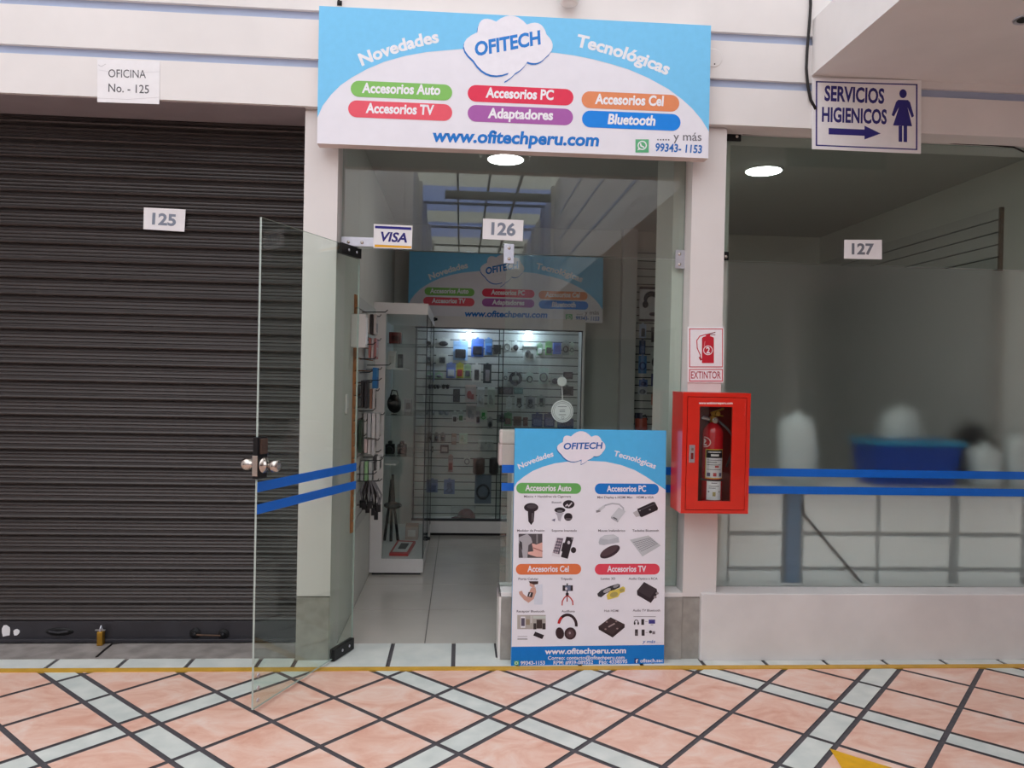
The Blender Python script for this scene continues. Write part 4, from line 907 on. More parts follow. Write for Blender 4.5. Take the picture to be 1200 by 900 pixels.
goods = [
 (502, 395, 510, 408, 'card', CW, GY, 'narrow white pack with grey item at the far left of the top row'),
 (512, 397, 527.5, 406.5, 'oval', CW, K, 'wide white card with slanted black cable tip left of the left bulb'),
 (531, 400, 548.5, 422, 'card', LB, K, 'blue and white blister pack with dark gadget below the left bulb'),
 (552, 397, 567, 418, 'card', (70, 110, 200), (24, 26, 44), 'deep blue pack with black holder right of the left bulb'),
 (568, 397, 577, 416, 'card', (110, 160, 220), (60, 100, 170), 'slim blue pack right of the deep blue pack'),
 (578, 404, 587, 415, 'flat', (52, 50, 54), K, 'small black clip mount without card behind the sliding door edges'),
 (590, 400, 599, 411.5, 'ring', CW, GY, 'white pack with grey loop on the top row beside the door edges'),
 (600, 400.5, 609, 412, 'oval', (226, 226, 222), K, 'white square pack with dark dot left of the right bulb'),
 (613, 404, 628, 423, 'clear', (228, 226, 222), (54, 48, 52), 'clear pack holding two black devices directly below the right bulb'),
 (629, 403, 636, 416, 'card', (150, 190, 150), (220, 220, 216), 'green and white pack right of the two black devices'),
 (639, 401, 647, 416, 'card', (130, 190, 110), K, 'green topped pack with dark product left of the blue carton'),
 (648, 402, 657, 415, 'box', BL, (40, 70, 160), 'small solid blue carton '+TOP),
 (659, 400, 667, 416, 'ring', (170, 176, 172), K, 'pack with black cable loop right of the blue carton'),
 (667.5, 402, 673, 416, 'ring', (200, 214, 200), GY, 'narrow pale pack with small ring at the right end of the top row'),
 (511, 415, 525, 426.5, 'phone', CW, (70, 72, 74), 'white pack with dark grey square '+SEC),
 (501, 426, 509, 447, 'card', (150, 160, 190), (120, 130, 160), 'faint bluish pack at the left end of the second row'),
 (523, 426, 534, 443, 'card', (120, 140, 210), (206, 208, 214), 'pack with blue header and white body '+SEC),
 (534.5, 426, 543.5, 443, 'card', (196, 190, 60), (190, 50, 50), 'yellow topped pack with red product '+SEC),
 (544, 428, 552, 443, 'card', (170, 200, 150), (96, 96, 98), 'pack with pale green header and grey square '+SEC),
 (553, 427, 564, 447.5, 'phone', (220, 216, 210), (60, 56, 58), 'white pack with dark phone case '+SEC),
 (566, 427, 576, 449, 'phone', (50, 54, 60), (150, 140, 144), 'black pack with pale phone picture '+SEC),
 (510, 437, 519, 443.5, 'oval', (180, 206, 176), GY, 'pale green flat pack under the faint bluish pack'),
 (590, 433, 595, 450, 'ring', (190, 196, 196), K, 'narrow pack with black cable left of the big black coil'),
 (596, 435, 612, 452, 'coil', (150, 150, 150), (44, 36, 42), 'big coiled black cable '+SEC),
 (616.5, 437, 625, 450, 'ring', (186, 198, 188), (60, 60, 62), 'small earphone pack just right of the big black coil'),
 (631, 431, 643, 450, 'ring', (190, 204, 196), (110, 116, 120), 'pack with pale headset ring in the middle of the right pane'),
 (645, 440, 656, 451, 'oval', (180, 188, 184), (44, 44, 52), 'pack with black oval device right of the headset ring'),
 (660, 436, 671, 444, 'flat', (74, 62, 72), (96, 84, 92), 'dark purplish card at the right end of the second row'),
 (500.5, 450, 507, 456, 'glasses', K, (34, 34, 36), 'dark goggles, leftmost of the three '+THI),
 (508, 449.5, 515.5, 456, 'glasses', K, (34, 34, 36), 'dark goggles, middle of the three '+THI),
 (517.5, 449.5, 527, 456, 'glasses', K, (34, 34, 36), 'dark goggles, last of the three beside the tall black pack'),
 (531, 456, 539, 471, 'flat', (56, 56, 60), K, 'tall plain black pack '+THI),
 (545, 451, 558, 471, 'clear', (222, 200, 192), (180, 60, 60), 'pinkish clear pack with small red item '+THI),
 (559, 454, 568, 477, 'clear', (226, 228, 230), (200, 202, 206), 'crinkled white clear pack right of the pinkish clear pack'),
 (571, 454, 580, 478, 'clear', (206, 214, 204), (170, 176, 170), 'pale greenish clear pack beside the door edges '+THI),
 (583.5, 453.5, 601, 462, 'box', (52, 44, 48), (76, 66, 70), 'long dark brown carton '+THI),
 (602, 454.5, 613, 461.5, 'flat', (80, 120, 124), (110, 150, 150), 'teal strip pack right of the long dark carton'),
 (657, 453, 672, 463.5, 'phone', (76, 72, 78), (40, 40, 46), 'dark card with black lens at the right end of the third row'),
 (500, 481, 510.5, 486.5, 'glasses', GY, (150, 152, 154), 'silver eyeglasses, left pair '+FOU),
 (514, 481, 527, 486.5, 'glasses', GY, (150, 152, 154), 'silver eyeglasses, right pair '+FOU),
 (530, 483, 536, 495.5, 'card', (220, 222, 218), K, 'narrow white pack with black speck right of the silver eyeglasses'),
 (537, 482, 543.5, 494, 'card', (206, 214, 208), (60, 100, 66), 'pale pack with dark green bit '+FOU),
 (546, 473, 558, 494, 'clear', (210, 196, 192), (170, 164, 166), 'ghostly pinkish clear pack '+FOU),
 (562, 481, 571, 492, 'plug', (176, 200, 176), (40, 150, 66), 'pack with bright green plug '+FOU),
 (557.5, 482, 563, 497, 'card', (190, 180, 184), (70, 54, 60), 'narrow pack with dark red square left of the green plug'),
 (571, 490, 577.5, 502.5, 'oval', (150, 150, 150), (44, 42, 48), 'small pack with dark ball under the green plug'),
 (582, 486, 595, 495, 'plug', (110, 112, 118), (44, 42, 54), 'dark adapter pack behind the door edges '+FOU),
 (593, 466, 600, 479, 'ring', (226, 228, 230), (214, 214, 216), 'white earphone pack just under the long dark carton'),
 (603, 463, 614, 479, 'plug', (206, 208, 210), K, 'pack with black plug and white lead right of the white earphones'),
 (616, 465, 627, 479, 'plug', (150, 150, 152), (44, 44, 46), 'pack with bunched black cables, left one of the pair'),
 (629, 464, 639, 477, 'plug', (156, 164, 156), (50, 52, 50), 'pack with bunched black cables, right one of the pair'),
 (508.5, 508, 514.5, 517.5, 'oval', (140, 134, 132), (46, 40, 42), 'small pack with dark bud, left of two '+FIF),
 (515.5, 508, 522, 517.5, 'oval', (140, 134, 132), (46, 40, 42), 'small pack with dark bud, right of two '+FIF),
 (500, 523, 508, 530, 'flat', (110, 100, 96), (180, 170, 166), 'brown label pack at the left end of the fifth row'),
 (516, 521, 526, 530.5, 'box', (62, 46, 46), (170, 160, 156), 'small dark brown carton with pale label '+FIF),
 (529, 508, 535, 521, 'flat', (150, 120, 108), (180, 160, 150), 'slim brownish pack '+FIF),
 (538, 508, 548, 520, 'clear', (190, 216, 196), (150, 190, 160), 'green tinted clear pack '+FIF),
 (560, 516, 569, 528, 'clear', (214, 216, 214), (196, 196, 198), 'silvery crinkled pack, left of two above the brown speaker'),
 (570, 516, 578.5, 528, 'clear', (214, 216, 214), (206, 206, 208), 'silvery crinkled pack, right of two above the dark speaker'),
 (525, 534, 531, 553, 'card', (190, 150, 144), (150, 40, 44), 'slim red pack '+SIX),
 (543.5, 535, 551, 545, 'ring', (206, 206, 200), (120, 120, 122), 'small pack with silver ring '+SIX),
 (554, 536, 568, 555, 'speaker', (92, 70, 66), (64, 50, 50), 'brown rounded speaker standing out '+SIX),
 (573, 536, 584, 555, 'speaker', (60, 52, 54), (44, 40, 42), 'dark rounded speaker right of the brown one'),
 (500, 562, 513, 577, 'card', (120, 132, 176), (80, 92, 140), 'bluish pack, left of two '+SIX),
 (520, 562, 533, 579, 'plug', (124, 136, 180), (84, 92, 130), 'bluish pack with cable, right of two '+SIX),
 (556, 557, 576, 590, 'ring', (110, 120, 136), (60, 64, 72), 'big grey pack with dark ring '+SIX),
 (590.5, 484, 600, 499, 'card', (120, 170, 120), (120, 84, 70), 'green and brown pack above the poster left corner'),
 (601.5, 488, 611, 499.5, 'flat', (136, 104, 92), (110, 84, 76), 'brown mesh pack above the poster'),
 (613, 489, 618.5, 499.5, 'flat', (130, 80, 76), (150, 110, 100), 'slim reddish brown pack above the poster'),
 (623, 485, 636, 500.5, 'card', (70, 78, 128), (110, 116, 160), 'dark blue pack above the poster cloud, left of two'),
 (637, 485, 650, 500.5, 'card', (70, 78, 128), (110, 116, 160), 'dark blue pack above the poster cloud, right of two'),
 (653, 490.5, 672, 502, 'flat', (74, 78, 120), (56, 60, 98), 'wide navy pack under the hanging white disc'),
]
for g in goods: pack(*g)
# a cap in a clear box at the foot of the cabinet
a, b = at(528.5, 607, 7.2), at(557, 593, 7.2); z0 = zb+.0005
t = thing('boxed_cap', ((a.x+b.x)/2, 7.22, z0), 'dark red cap in a clear box on the wall cabinet floor', 'cap')
mb = MB(); cz = z0+.075; n = 14
mb.ball(((a.x+b.x)/2+.03, 7.22, z0+.012), (.085, .07, .085), mat('cap_cloth', (110, 44, 44), .8, 0, .15, 30), 18); mb.ball(((a.x+b.x)/2-.05, 7.2, z0+.012), (.06, .05, .012), mat('cap_cloth', (96, 40, 42), .8, 0, .15, 30), 14); build(mb, 'cap', t, smooth=True)
mb = MB(); mb.box((a.x, 7.14, z0), (b.x, 7.31, z0+.115), M['wrap']); build(mb, 'clear_box', t)
YR = YSL+.015
right = [
 (749, 337, 775.5, 376, 'headset', (216, 216, 218), (44, 42, 48), 'large framed pack with dark headset near the top of the far right board'),
 (775.8, 355, 784, 373, 'note', (214, 206, 130), (190, 180, 110), 'yellow paper note right of the large headset pack'),
 (749, 380, 757.5, 396, 'phone', (190, 204, 230), (40, 46, 60), 'blue and white pack below the large headset pack'),
 (763, 384, 780, 401, 'box', (74, 74, 78), (170, 170, 172), 'dark carton below the yellow note'),
 (749, 399, 756.5, 415.5, 'card', (50, 76, 120), (80, 110, 160), 'slim navy pack under the blue and white one'),
 (748, 417, 758, 437.5, 'ring', (90, 140, 196), (36, 70, 130), 'bright blue pack with ring on the far right board'),
 (762, 412, 779.5, 433.5, 'ring', (200, 202, 200), (54, 52, 52), 'clear pack with grey headphones on the far right board'),
 (763, 438, 773.5, 452.5, 'card', (80, 86, 130), (50, 56, 96), 'dark blue pack under the grey headphones'),
 (749, 445, 759, 453, 'oval', (100, 124, 180), (50, 66, 120), 'small blue pack left of the dark blue pack on the far right board'),
 (747.5, 453.5, 758, 462.5, 'oval', (196, 198, 206), (110, 116, 130), 'small white pack above the bare slats of the far right board'),
 (763, 462, 774, 474.5, 'card', (206, 140, 128), (150, 44, 40), 'red product pack low on the far right board'),
 (770, 482.5, 773.5, 489, 'flat', (90, 70, 66), (120, 100, 90), 'tiny dark tag low on the far right board'),
 (743.5, 484, 758.5, 504, 'bag', (196, 84, 62), (52, 56, 80), 'orange and navy bag hanging at the foot of the far right board'),
]
for g in right: pack(*g, Y=YR, group='packs hung on the far right board')

# --- slatted board on the left wall, edge towards us, with hooks and goods
wx = -.655; fx = -.628; y0, y1 = 4.68, 5.62
zt, zb2 = at(420, 345, 4.68).z, at(418, 625, 4.68).z
t = thing('peg_board', (wx+.012, (y0+y1)/2, zb2), 'slatted board with bare brown edge and black hooks on the left wall', 'wall board')
mb = MB(); z = zb2
mb.box((wx+.0005, y0, zb2), (wx+.012, y1, zt), M['mdf'])
while z < zt-.02:
    mb.box((wx+.012, y0, z+.004), (fx, y0+.003, min(z+PIT-.004, zt)), M['mdf']); mb.box((wx+.012, y0+.003, z+.004), (fx, y1, min(z+PIT-.004, zt)), M['slat']); z += PIT
build(mb, 'slats', t)
def hook(x1, y, z):
    mb = MB(); mb.tube([(fx-.008, y, z), (fx+.01, y, z), (x1-.015, y, z+.004), (x1, y, z+.018)], .0035, M['black'], 6); tag(build(mb, 'peg_hook', None), 'short black hook sticking out of the slatted board on the left wall', 'hook', 'black hooks on the left wall board')
def hz(py, y): return at(432, py, y).z
for (py, y, L) in ((366, 4.85, .16), (404, 4.75, .1), (421, 4.8, .1), (437, 4.78, .08), (452, 4.74, .05), (466, 4.74, .04), (482, 4.78, .1), (512, 4.78, .05), (530, 5.0, .12), (556, 4.76, .12), (592, 4.8, .13), (446, 4.95, .12), (428, 5.15, .16), (540, 4.92, .14), (564, 4.9, .14)):
    hook(fx+L, y, hz(py, y))
def stack(name, x0, y0_, x1, y1_, y, specs, label, cat, group='goods on the left wall hooks'):
    """thin packs one behind the other on a hook: each spec is (colour, colour of the product)"""
    P, Q = at(x0, y1_, y), at(x1, y0_, y); n = len(specs); P.x = max(P.x, fx+.007); st = (Q.x-P.x)/n; o = thing(name, (fx+.03, y, P.z), label, cat, group)
    for i, (c, c2) in enumerate(specs):
        xx = P.x + st*i; dz = random.uniform(-.008, .012) if n > 1 else 0; d = .05+random.uniform(0, .02); mb = MB()
        mb.box((xx, y-d, P.z+dz), (xx+st*.8, y+d, Q.z+dz*.3), mat('card', c, .45, 0, .06, 25, .3)); mb.box((xx-.004, y-d*.6, P.z+dz+(Q.z-P.z)*.1), (xx+st*.9, y+d*.5, P.z+dz+(Q.z-P.z)*.55), mat('product', c2, .4, 0, .08, 30, .4))
        build(mb, 'card_pack', o, bevel=.002)
    mb = MB(); mb.tube([(fx-.004, y, Q.z-.012), (Q.x+.012, y, Q.z-.010), (Q.x+.02, y, Q.z+.004)], .0033, M['black'], 6); build(mb, 'hook', o)
    return o
W2 = (214, 208, 204)
stack('earphone_pack', 431, 369, 443, 392, 4.95, [(W2, (150, 50, 46)), ((60, 52, 52), K), ((200, 190, 186), (120, 110, 110))], 'topmost earphone packs in red, white and black right of the white wall box', 'pack')
stack('earphone_pack', 433, 397, 443, 421, 5.0, [((196, 130, 122), (160, 60, 56)), ((210, 200, 200), K), ((180, 120, 118), (190, 180, 180))], 'pinkish earphone packs hanging just below the topmost ones', 'pack')
stack('blue_carton', 437.5, 431, 444, 455, 5.1, [((60, 130, 190), (40, 96, 160))], 'small bright blue carton hanging left of the tall glass cabinet', 'box')
stack('black_case', 424, 446, 433, 477, 4.76, [((44, 42, 44), K), ((52, 50, 52), K)], 'tall black case packs beside the brown board edge', 'pack')
stack('slim_pack', 434, 456, 441, 480, 4.95, [((150, 110, 90), (70, 60, 60)), ((190, 184, 180), (90, 84, 84))], 'slim brown and grey packs right of the tall black case', 'pack')
stack('cable_bag', 427, 484, 447, 512, 4.98, [((206, 206, 204), (176, 176, 176)), ((196, 196, 196), (210, 210, 210)), ((210, 206, 204), (150, 150, 152)), ((190, 188, 186), (206, 206, 204))], 'bunch of white cable bags in the middle of the left wall', 'pack')
stack('green_case', 421, 492, 426.5, 530, 4.76, [((50, 66, 52), (40, 52, 42))], 'tall dark green case against the brown board edge', 'pack')
stack('pink_pack', 428, 514, 441, 531, 5.0, [((216, 196, 192), (180, 150, 150)), ((206, 200, 198), (150, 60, 60)), ((200, 196, 196), (220, 214, 210))], 'pale pink packs under the bunch of white cable bags', 'pack')
stack('case_fan', 438, 534, 447, 551, 5.05, [((70, 68, 70), (214, 210, 206)), ((210, 206, 202), K)], 'black and white phone cases beside the tall glass cabinet post', 'pack')
stack('charger_pack', 421, 540, 438, 563, 4.92, [((170, 172, 168), (60, 60, 62)), ((150, 190, 140), (120, 190, 90)), ((180, 182, 180), (90, 90, 92))], 'grey charger packs with a green spot low on the left wall', 'pack')
# bundle of black cables
o = thing('cable_bundle', (fx+.05, 4.8, hz(612, 4.8)), 'bundle of black cables hanging lowest on the left wall', 'cable')
mb = MB(); a = at(432, 566, 4.8)
mb.tube([(fx-.004, 4.8, a.z+.01), (fx+.12, 4.8, a.z+.012), (fx+.13, 4.8, a.z+.028)], .0035, M['black'], 6); build(mb, 'hook', o)
for k in range(7):
    dx, L = -.05+.018*k, random.uniform(.12, .22); mb = MB(); y = 4.8+random.uniform(-.03, .03)
    mb.tube([(a.x+dx*.4, y, a.z+.01), (a.x+dx, y-.01, a.z-L*.4), (a.x+dx+.01, y, a.z-L), (a.x+dx+.022, y+.01, a.z-L*.5), (a.x+dx*.4+.012, y, a.z+.01)], .006, M['cable'] if k % 3 else mat('grey_cable', (120, 118, 122), .5, 0, .1, 30), 6)
    mb.box((a.x+dx-.004, y-.015, a.z-L-.03), (a.x+dx+.02, y+.01, a.z-L+.015), M['black']); build(mb, 'cable_loop', o)
# white box and switch plate on the left wall
a, b = at(415, 407, 4.56), at(429, 368, 4.56)
t = thing('wall_box', ((wx+b.x)/2, 4.58, a.z), 'white plastic wall box near the entrance left of the hanging goods', 'wall box')
mb = MB(); mb.box((wx+.0005, 4.56, a.z), (b.x, 4.63, b.z), M['white']); build(mb, 'case', t, bevel=.006)
mb = MB(); mb.box((b.x-.001, 4.565, a.z+.02), (b.x+.004, 4.625, b.z-.02), M['ringw']); build(mb, 'cover', t, bevel=.002)
a, b = at(408, 485, 4.42), at(411, 462, 4.42); mb = MB(); mb.box((wx+.0003, 4.39, a.z), (wx+.012, 4.46, b.z), M['white']); t = thing('switch_plate', (wx+.006, 4.42, a.z), 'small white switch plate on the left wall seen through the glass door', 'switch'); build(mb, 'plate', t, bevel=.003)
mb = MB(); mb.box((wx+.012, 4.41, a.z+.035), (wx+.016, 4.44, b.z-.035), M['ringw']); build(mb, 'rocker', t, bevel=.001)

# --- tall glass cabinet on the left
gx0, gx1, gy0, gy1 = -.652, at(497, 600, 5.7).x, 5.70, 7.04
zt, zh, zb3 = at(470, 355, 5.7).z, at(470, 368, 5.7).z, at(470, 655, 5.7).z; px_ = at(450, 500, 5.7).x
t = thing('glass_cabinet', ((gx0+gx1)/2, 6.37, .002), 'tall white framed glass cabinet against the left wall', 'cabinet')
mb = MB(); mb.box((gx0, gy0, .02), (gx1, gy1, zb3), M['white']); mb.box((gx0+.02, gy0+.02, .002), (gx1-.02, gy1-.02, .02), M['black']); build(mb, 'base', t)
mb = MB(); mb.box((gx0, gy0, zh), (gx1, gy1, zt), M['white']); build(mb, 'header', t)
mb = MB(); mb.box((gx0, gy0, zb3), (px_, gy0+.12, zh), M['white']); build(mb, 'post', t)
mb = MB(); mb.box((gx0, gy0+.12, zb3), (gx0+.015, gy1, zh), M['white']); build(mb, 'back_panel', t)
mb = MB(); mb.box((px_, gy0+.004, zb3), (gx1, gy0+.009, zh), M['cglass']); mb.box((gx1-.008, gy0+.001, zb3), (gx1-.001, gy0+.01, zh), fm); build(mb, 'front_glass', t)
mb = MB(); mb.box((gx1-.007, gy0+.012, zb3), (gx1-.002, gy1, zh), M['cglass'])
for yy in (gy0+.7, gy1-.012): mb.box((gx1-.009, yy, zb3), (gx1, yy+.01, zh), fm)
sd = build(mb, 'side_door', t)
for (x, y, Y) in ((509, 374, 6.9), (503, 631, 6.2)):
    q = at(x, y, Y); mb = MB(); mb.lathe((gx1, q.y, q.z), (1, 0, 0), [(-.004, .016), (.01, .018), (.018, .013), (.03, .012), (.034, .002)], M['black'], 14); mb.box((gx1-.002, q.y-.06, q.z-.006), (gx1+.008, q.y+.03, q.z+.006), M['black']); build(mb, 'knob', sd)
shz = {}
for nm, py, x1_, m, y1_ in (('a', 402.5, gx1-.012, M['cglass'], 6.6), ('b', 431, at(474, 431, 5.9).x, M['white'], 6.5), ('c', 486, gx1-.012, M['cglass'], 6.6), ('d', 534, gx1-.012, M['cglass'], 6.6), ('e', 543, at(465, 543, 5.9).x, M['white'], 6.1)):
    z = at(460, py, 5.86).z; shz[nm] = z; mb = MB(); mb.box((gx0+.015, 5.84, z-.012 if m is M['white'] else z-.006), (x1_, y1_, z), m); build(mb, 'shelf', t)
def block(name, x0, x1, Y, dy, z0, py1, m, label, cat, deco=None, bevel=.003, group='things in the tall glass cabinet', tilt=0):
    a, b = at(x0, py1, Y), at(x1, py1, Y); o = thing(name, ((a.x+b.x)/2, Y+dy/2, z0+.0005), label, cat, group); mb = MB(); mb.box((a.x, Y, z0+.0005), (b.x, Y+dy, a.z), m); build(mb, 'body', o, bevel=bevel)
    mb = MB(); w, h = b.x-a.x, a.z-z0
    if deco: mb.box((a.x+w*.2, Y-.001, z0+h*.25), (b.x-w*.2, Y, z0+h*.7), deco); build(mb, 'front_print', o)
    return o
block('red_carton', 456, 470, 5.95, .12, shz['a'], 389, mat('carton', (130, 50, 48), .6, 0, .1, 20), 'dark red carton on the top shelf of the tall glass cabinet', 'box', mat('carton', (90, 40, 40), .6, 0, .1, 20))
block('white_carton', 454.5, 464, 5.9, .08, shz['b'], 411, M['white'], 'upright white carton on the short white shelf', 'box', mat('carton', (206, 204, 200), .6, 0, .02, 20))
block('grey_carton', 466, 472, 6.05, .07, shz['b'], 415, mat('carton', (84, 84, 88), .5, 0, .08, 20), 'dark grey carton right of the upright white carton', 'box', mat('carton', (120, 120, 124), .5, 0, .08, 20))
block('device_pack', 474, 483, 6.2, .07, shz['c'], 467, mat('carton', (150, 150, 150), .5, 0, .08, 20), 'pale grey pack at the right of the black bag', 'box', mat('carton', (70, 66, 64), .5, 0, .08, 20))
# black bags, camera gear, tripod
KB = mat('black_nylon', (34, 33, 36), .75, 0, .2, 30, .2, .3)
o = thing('black_bag', (at(462, 485, 6.1).x, 6.1, shz['c']+.0005), 'slouching black bag on the middle glass shelf', 'bag', 'things in the tall glass cabinet'); mb = MB(); c = at(462, 466, 6.1)
hb = c.z - shz['c']; mb.ball((c.x, 6.1, shz['c']+hb*.62), (.055, .07, hb*.6), KB, 16); mb.ball((c.x+.01, 6.05, shz['c']+hb*.42), (.048, .05, hb*.40), KB, 14); build(mb, 'body', o, smooth=True)
mb = MB(); mb.tube([(c.x-.03, 6.1, shz['c']+hb*1.1), (c.x-.015, 6.08, shz['c']+hb*1.5), (c.x+.02, 6.08, shz['c']+hb*1.45), (c.x+.03, 6.1, shz['c']+hb*1.1)], .006, KB, 6); build(mb, 'strap', o)
for i, (x, lb) in enumerate(((457, 'black camera at the left of the lower glass shelf'), (471, 'black camera at the right of the lower glass shelf'))):
    c = at(x, 524, 6.0); z0 = shz['d']; o = thing('camera', (c.x, 6.0, z0+.0005), lb, 'camera', 'things in the tall glass cabinet')
    mb = MB(); mb.box((c.x-.035, 5.97, z0+.0005), (c.x+.035, 6.05, z0+.075), KB); mb.box((c.x-.015, 5.98, z0+.07), (c.x+.015, 6.04, z0+.1), KB); build(mb, 'body', o, bevel=.006)
    mb = MB(); mb.lathe((c.x, 5.972, z0+.036), (0, -1, 0), [(0, .028), (.03, .026), (.032, .018), (.028, .002)], M['black'], 18); build(mb, 'lens', o)
o = thing('folded_tripod', (at(458, 640, 6.30).x, 6.30, zb3+.0005), 'black folded tripod standing in the tall glass cabinet', 'tripod', 'things in the tall glass cabinet')
c = at(459, 585, 6.30); 
for s in (-1, 0, 1):
    mb = MB(); mb.tube([(c.x+s*.055, 6.30+.03*abs(s), zb3+.001), (c.x+s*.02, 6.30, at(459, 590, 6.30).z), (c.x+s*.008, 6.30, at(459, 562, 6.30).z)], [.012, .010, .008], KB, 8); build(mb, 'leg', o)
mb = MB(); z0 = at(459, 592, 6.30).z; mb.ball((c.x+.01, 6.29, z0), (.075, .035, .03), KB, 12); mb.tube([(c.x, 6.30, z0), (c.x+.006, 6.30, at(459, 556, 6.30).z)], .012, KB, 8); build(mb, 'head', o)
o = thing('flat_red_box', (at(470, 650, 5.85).x, 5.84, zb3+.0005), 'flat red and white box with a dark phone picture on the glass cabinet floor', 'box', 'things in the tall glass cabinet')
p = [atZ(456, 651.5, zb3), atZ(478, 652, zb3), atZ(487, 637, zb3), atZ(466, 636, zb3)]
p = [Vector((q.x, max(q.y, 5.73), zb3+.0008)) for q in p]
mb = MB(); mb.prism(p, (0, 0, .02), mat('carton', (190, 40, 44), .4, 0, .05, 20)); build(mb, 'body', o)
cc = sum(p, Vector())/4; q = [cc + (v-cc)*.78 + Vector((0, 0, .0205)) for v in p]; mb = MB(); mb.prism(q, (0, 0, .001), M['white']); build(mb, 'top_print', o)
q = [cc + (v-cc)*.42 + Vector((.005, .01, .022)) for v in p]; mb = MB(); mb.prism(q, (0, 0, .004), M['black']); build(mb, 'phone_picture', o)
block('pale_carton', 475, 490, 6.35, .12, zb3, 616, mat('carton', (170, 150, 140), .6, 0, .08, 20), 'pale brown carton behind the flat red box', 'box', mat('carton', (200, 190, 184), .6, 0, .05, 20))

# --- counter and cartons behind the poster, hanging disc
zc_ = at(595, 545.5, 4.4).z; xa = at(600, 560, 4.36).x
t = thing('front_counter', ((xa+1.05)/2, 4.5, .002), 'white counter behind the poster inside the glass', 'counter')
mb = MB(); mb.box((xa, 4.36, .05), (1.05, 4.75, zc_-.02), M['white']); mb.box((xa+.03, 4.39, .002), (1.02, 4.72, .05), M['black']); build(mb, 'body', t)
mb = MB(); mb.box((xa, 4.355, zc_-.02), (1.06, 4.76, zc_), M['white']); build(mb, 'top', t, bevel=.002)
block('shop_carton', 585, 640, 4.40, .14, zc_, 521, mat('carton', (226, 206, 204), .5, 0, .04, 20), 'lower pinkish white carton on the counter left of the poster', 'box', None, .003, 'cartons on the front counter')
z2 = at(595, 521, 4.40).z
block('shop_carton', 586, 636, 4.42, .10, z2, 504, mat('carton', (236, 222, 218), .5, 0, .04, 20), 'upper pinkish white carton stacked on the counter left of the poster', 'box', None, .012, 'cartons on the front counter')
yd = YG+.02; c = at(659, 482, yd); s0 = at(658.5, 447, YG+.006); r = at(672, 482, yd).x-c.x
t = thing('hanging_disc', (c.x, yd, c.z-r), 'round white card hanging by a string from a suction cup on the glass', 'hanging sign')
mb = MB(); mb.lathe((c.x, yd+.003, c.z), (0, -1, 0), [(0, r), (.004, r)], M['paper'], 40)
F = Face((c.x, yd-.001, c.z), (1, 0, 0), (0, 0, 1), .0004); F.ring(659, 482, 11.6, .5, (120, 122, 124), 1, 40); F.ring(659, 482, 9.9, .5, (150, 152, 154), 1, 40)
for y, w_ in ((476.5, 10), (480.5, 6), (482.5, 6), (486, 8)): F.line([(659-w_/2, y), (659+w_/2, y)], .9, (150, 150, 152), 1)
F.ring(659.5, 489.5, 1.8, .6, (150, 150, 152), 1, 14); F.emit(mb); build(mb, 'card', t)
mb = MB(); mb.tube([(s0.x, YG+.016, s0.z), (c.x, yd, c.z+r)], .0025, M['paper'], 6); build(mb, 'string', t)
mb = MB(); mb.lathe((s0.x, YG+.0052, s0.z), (0, 1, 0), [(0, .026), (.003, .022), (.008, .008), (.016, .006), (.017, .001)], mat('clear_cup', (206, 208, 208), .2, 0, .02, 20), 20); build(mb, 'suction_cup', t)

# --- round ceiling lights
for (x, y, lb) in ((592.5, 186, 'round glowing ceiling light inside the phone shop'), (895, 199.5, 'round glowing ceiling light inside the shop numbered 127')):
    q = atZ(x, y, 2.945); t = thing('ceiling_light', (q.x, q.y, 2.93), lb, 'ceiling light', 'round shop ceiling lights')
    mb = MB(); mb.lathe((q.x, q.y, 2.95), (0, 0, -1), [(0, .130), (.008, .130), (.012, .122), (.012, .118)], M['ringw'], 36); build(mb, 'rim', t)
    mb = MB(); mb.lathe((q.x, q.y, 2.939), (0, 0, -1), [(0, .118), (.004, .116)], M['led'], 36); build(mb, 'diffuser', t)

# ================================================================== INSIDE THE FROSTED SHOP
xw = 3.55; d = ray(1174, 300); ye_ = xw*d.y/d.x; zt = at(1174, 243, ye_).z
mb = MB(); mb.box((xw-.006, ye_, .3), (xw-.0005, YB-.01, zt), M['slatgap']); pz = .0825; z = zt
while z > .4:
    mb.box((xw-.022, ye_+.004, z-pz+.008), (xw-.006, YB-.01, z), M['slat']); z -= pz
mb.box((xw-.026, ye_-.012, .3), (xw-.0005, ye_+.004, zt), mat('mdf_edge_dark', (116, 100, 86), .7, 0, .1, 30))
tag(build(mb, 'slat_board', None), 'pale slatted board on the side wall of the shop numbered 127', 'wall board')
# white panelled counter against the glass
y0 = 4.265; zt = at(1000, 574, y0).z
cols = [(838, 916), (941, 1026), (1031, 1112), (1124, 1196)]
xa, xb = 1.54, 3.49
t = thing('panelled_counter', ((xa+xb)/2, 4.5, .002), 'white counter with rows of drawers blurred behind the frosted glass', 'counter')
mb = MB(); mb.box((xa, y0+.006, .002), (xb, 5.0, zt-.02), mat('counter_carcass', (170, 172, 172), .5, 0, .02, 10)); build(mb, 'carcass', t)
mb = MB(); mb.box((1.463, y0-.010, .0025), (xa-.001, 4.297, zt-.02), mat('drawer_white', (246, 248, 246), .4, 0, .01, 10)); build(mb, 'filler_strip', t)
mb = MB(); mb.box((xa-.005, y0-.005, zt-.02), (xb+.005, 5.01, zt), M['white']); build(mb, 'top', t)
zr_ = [at(1000, y, y0).z for y in (580, 623, 628, 664, 669, 735)]
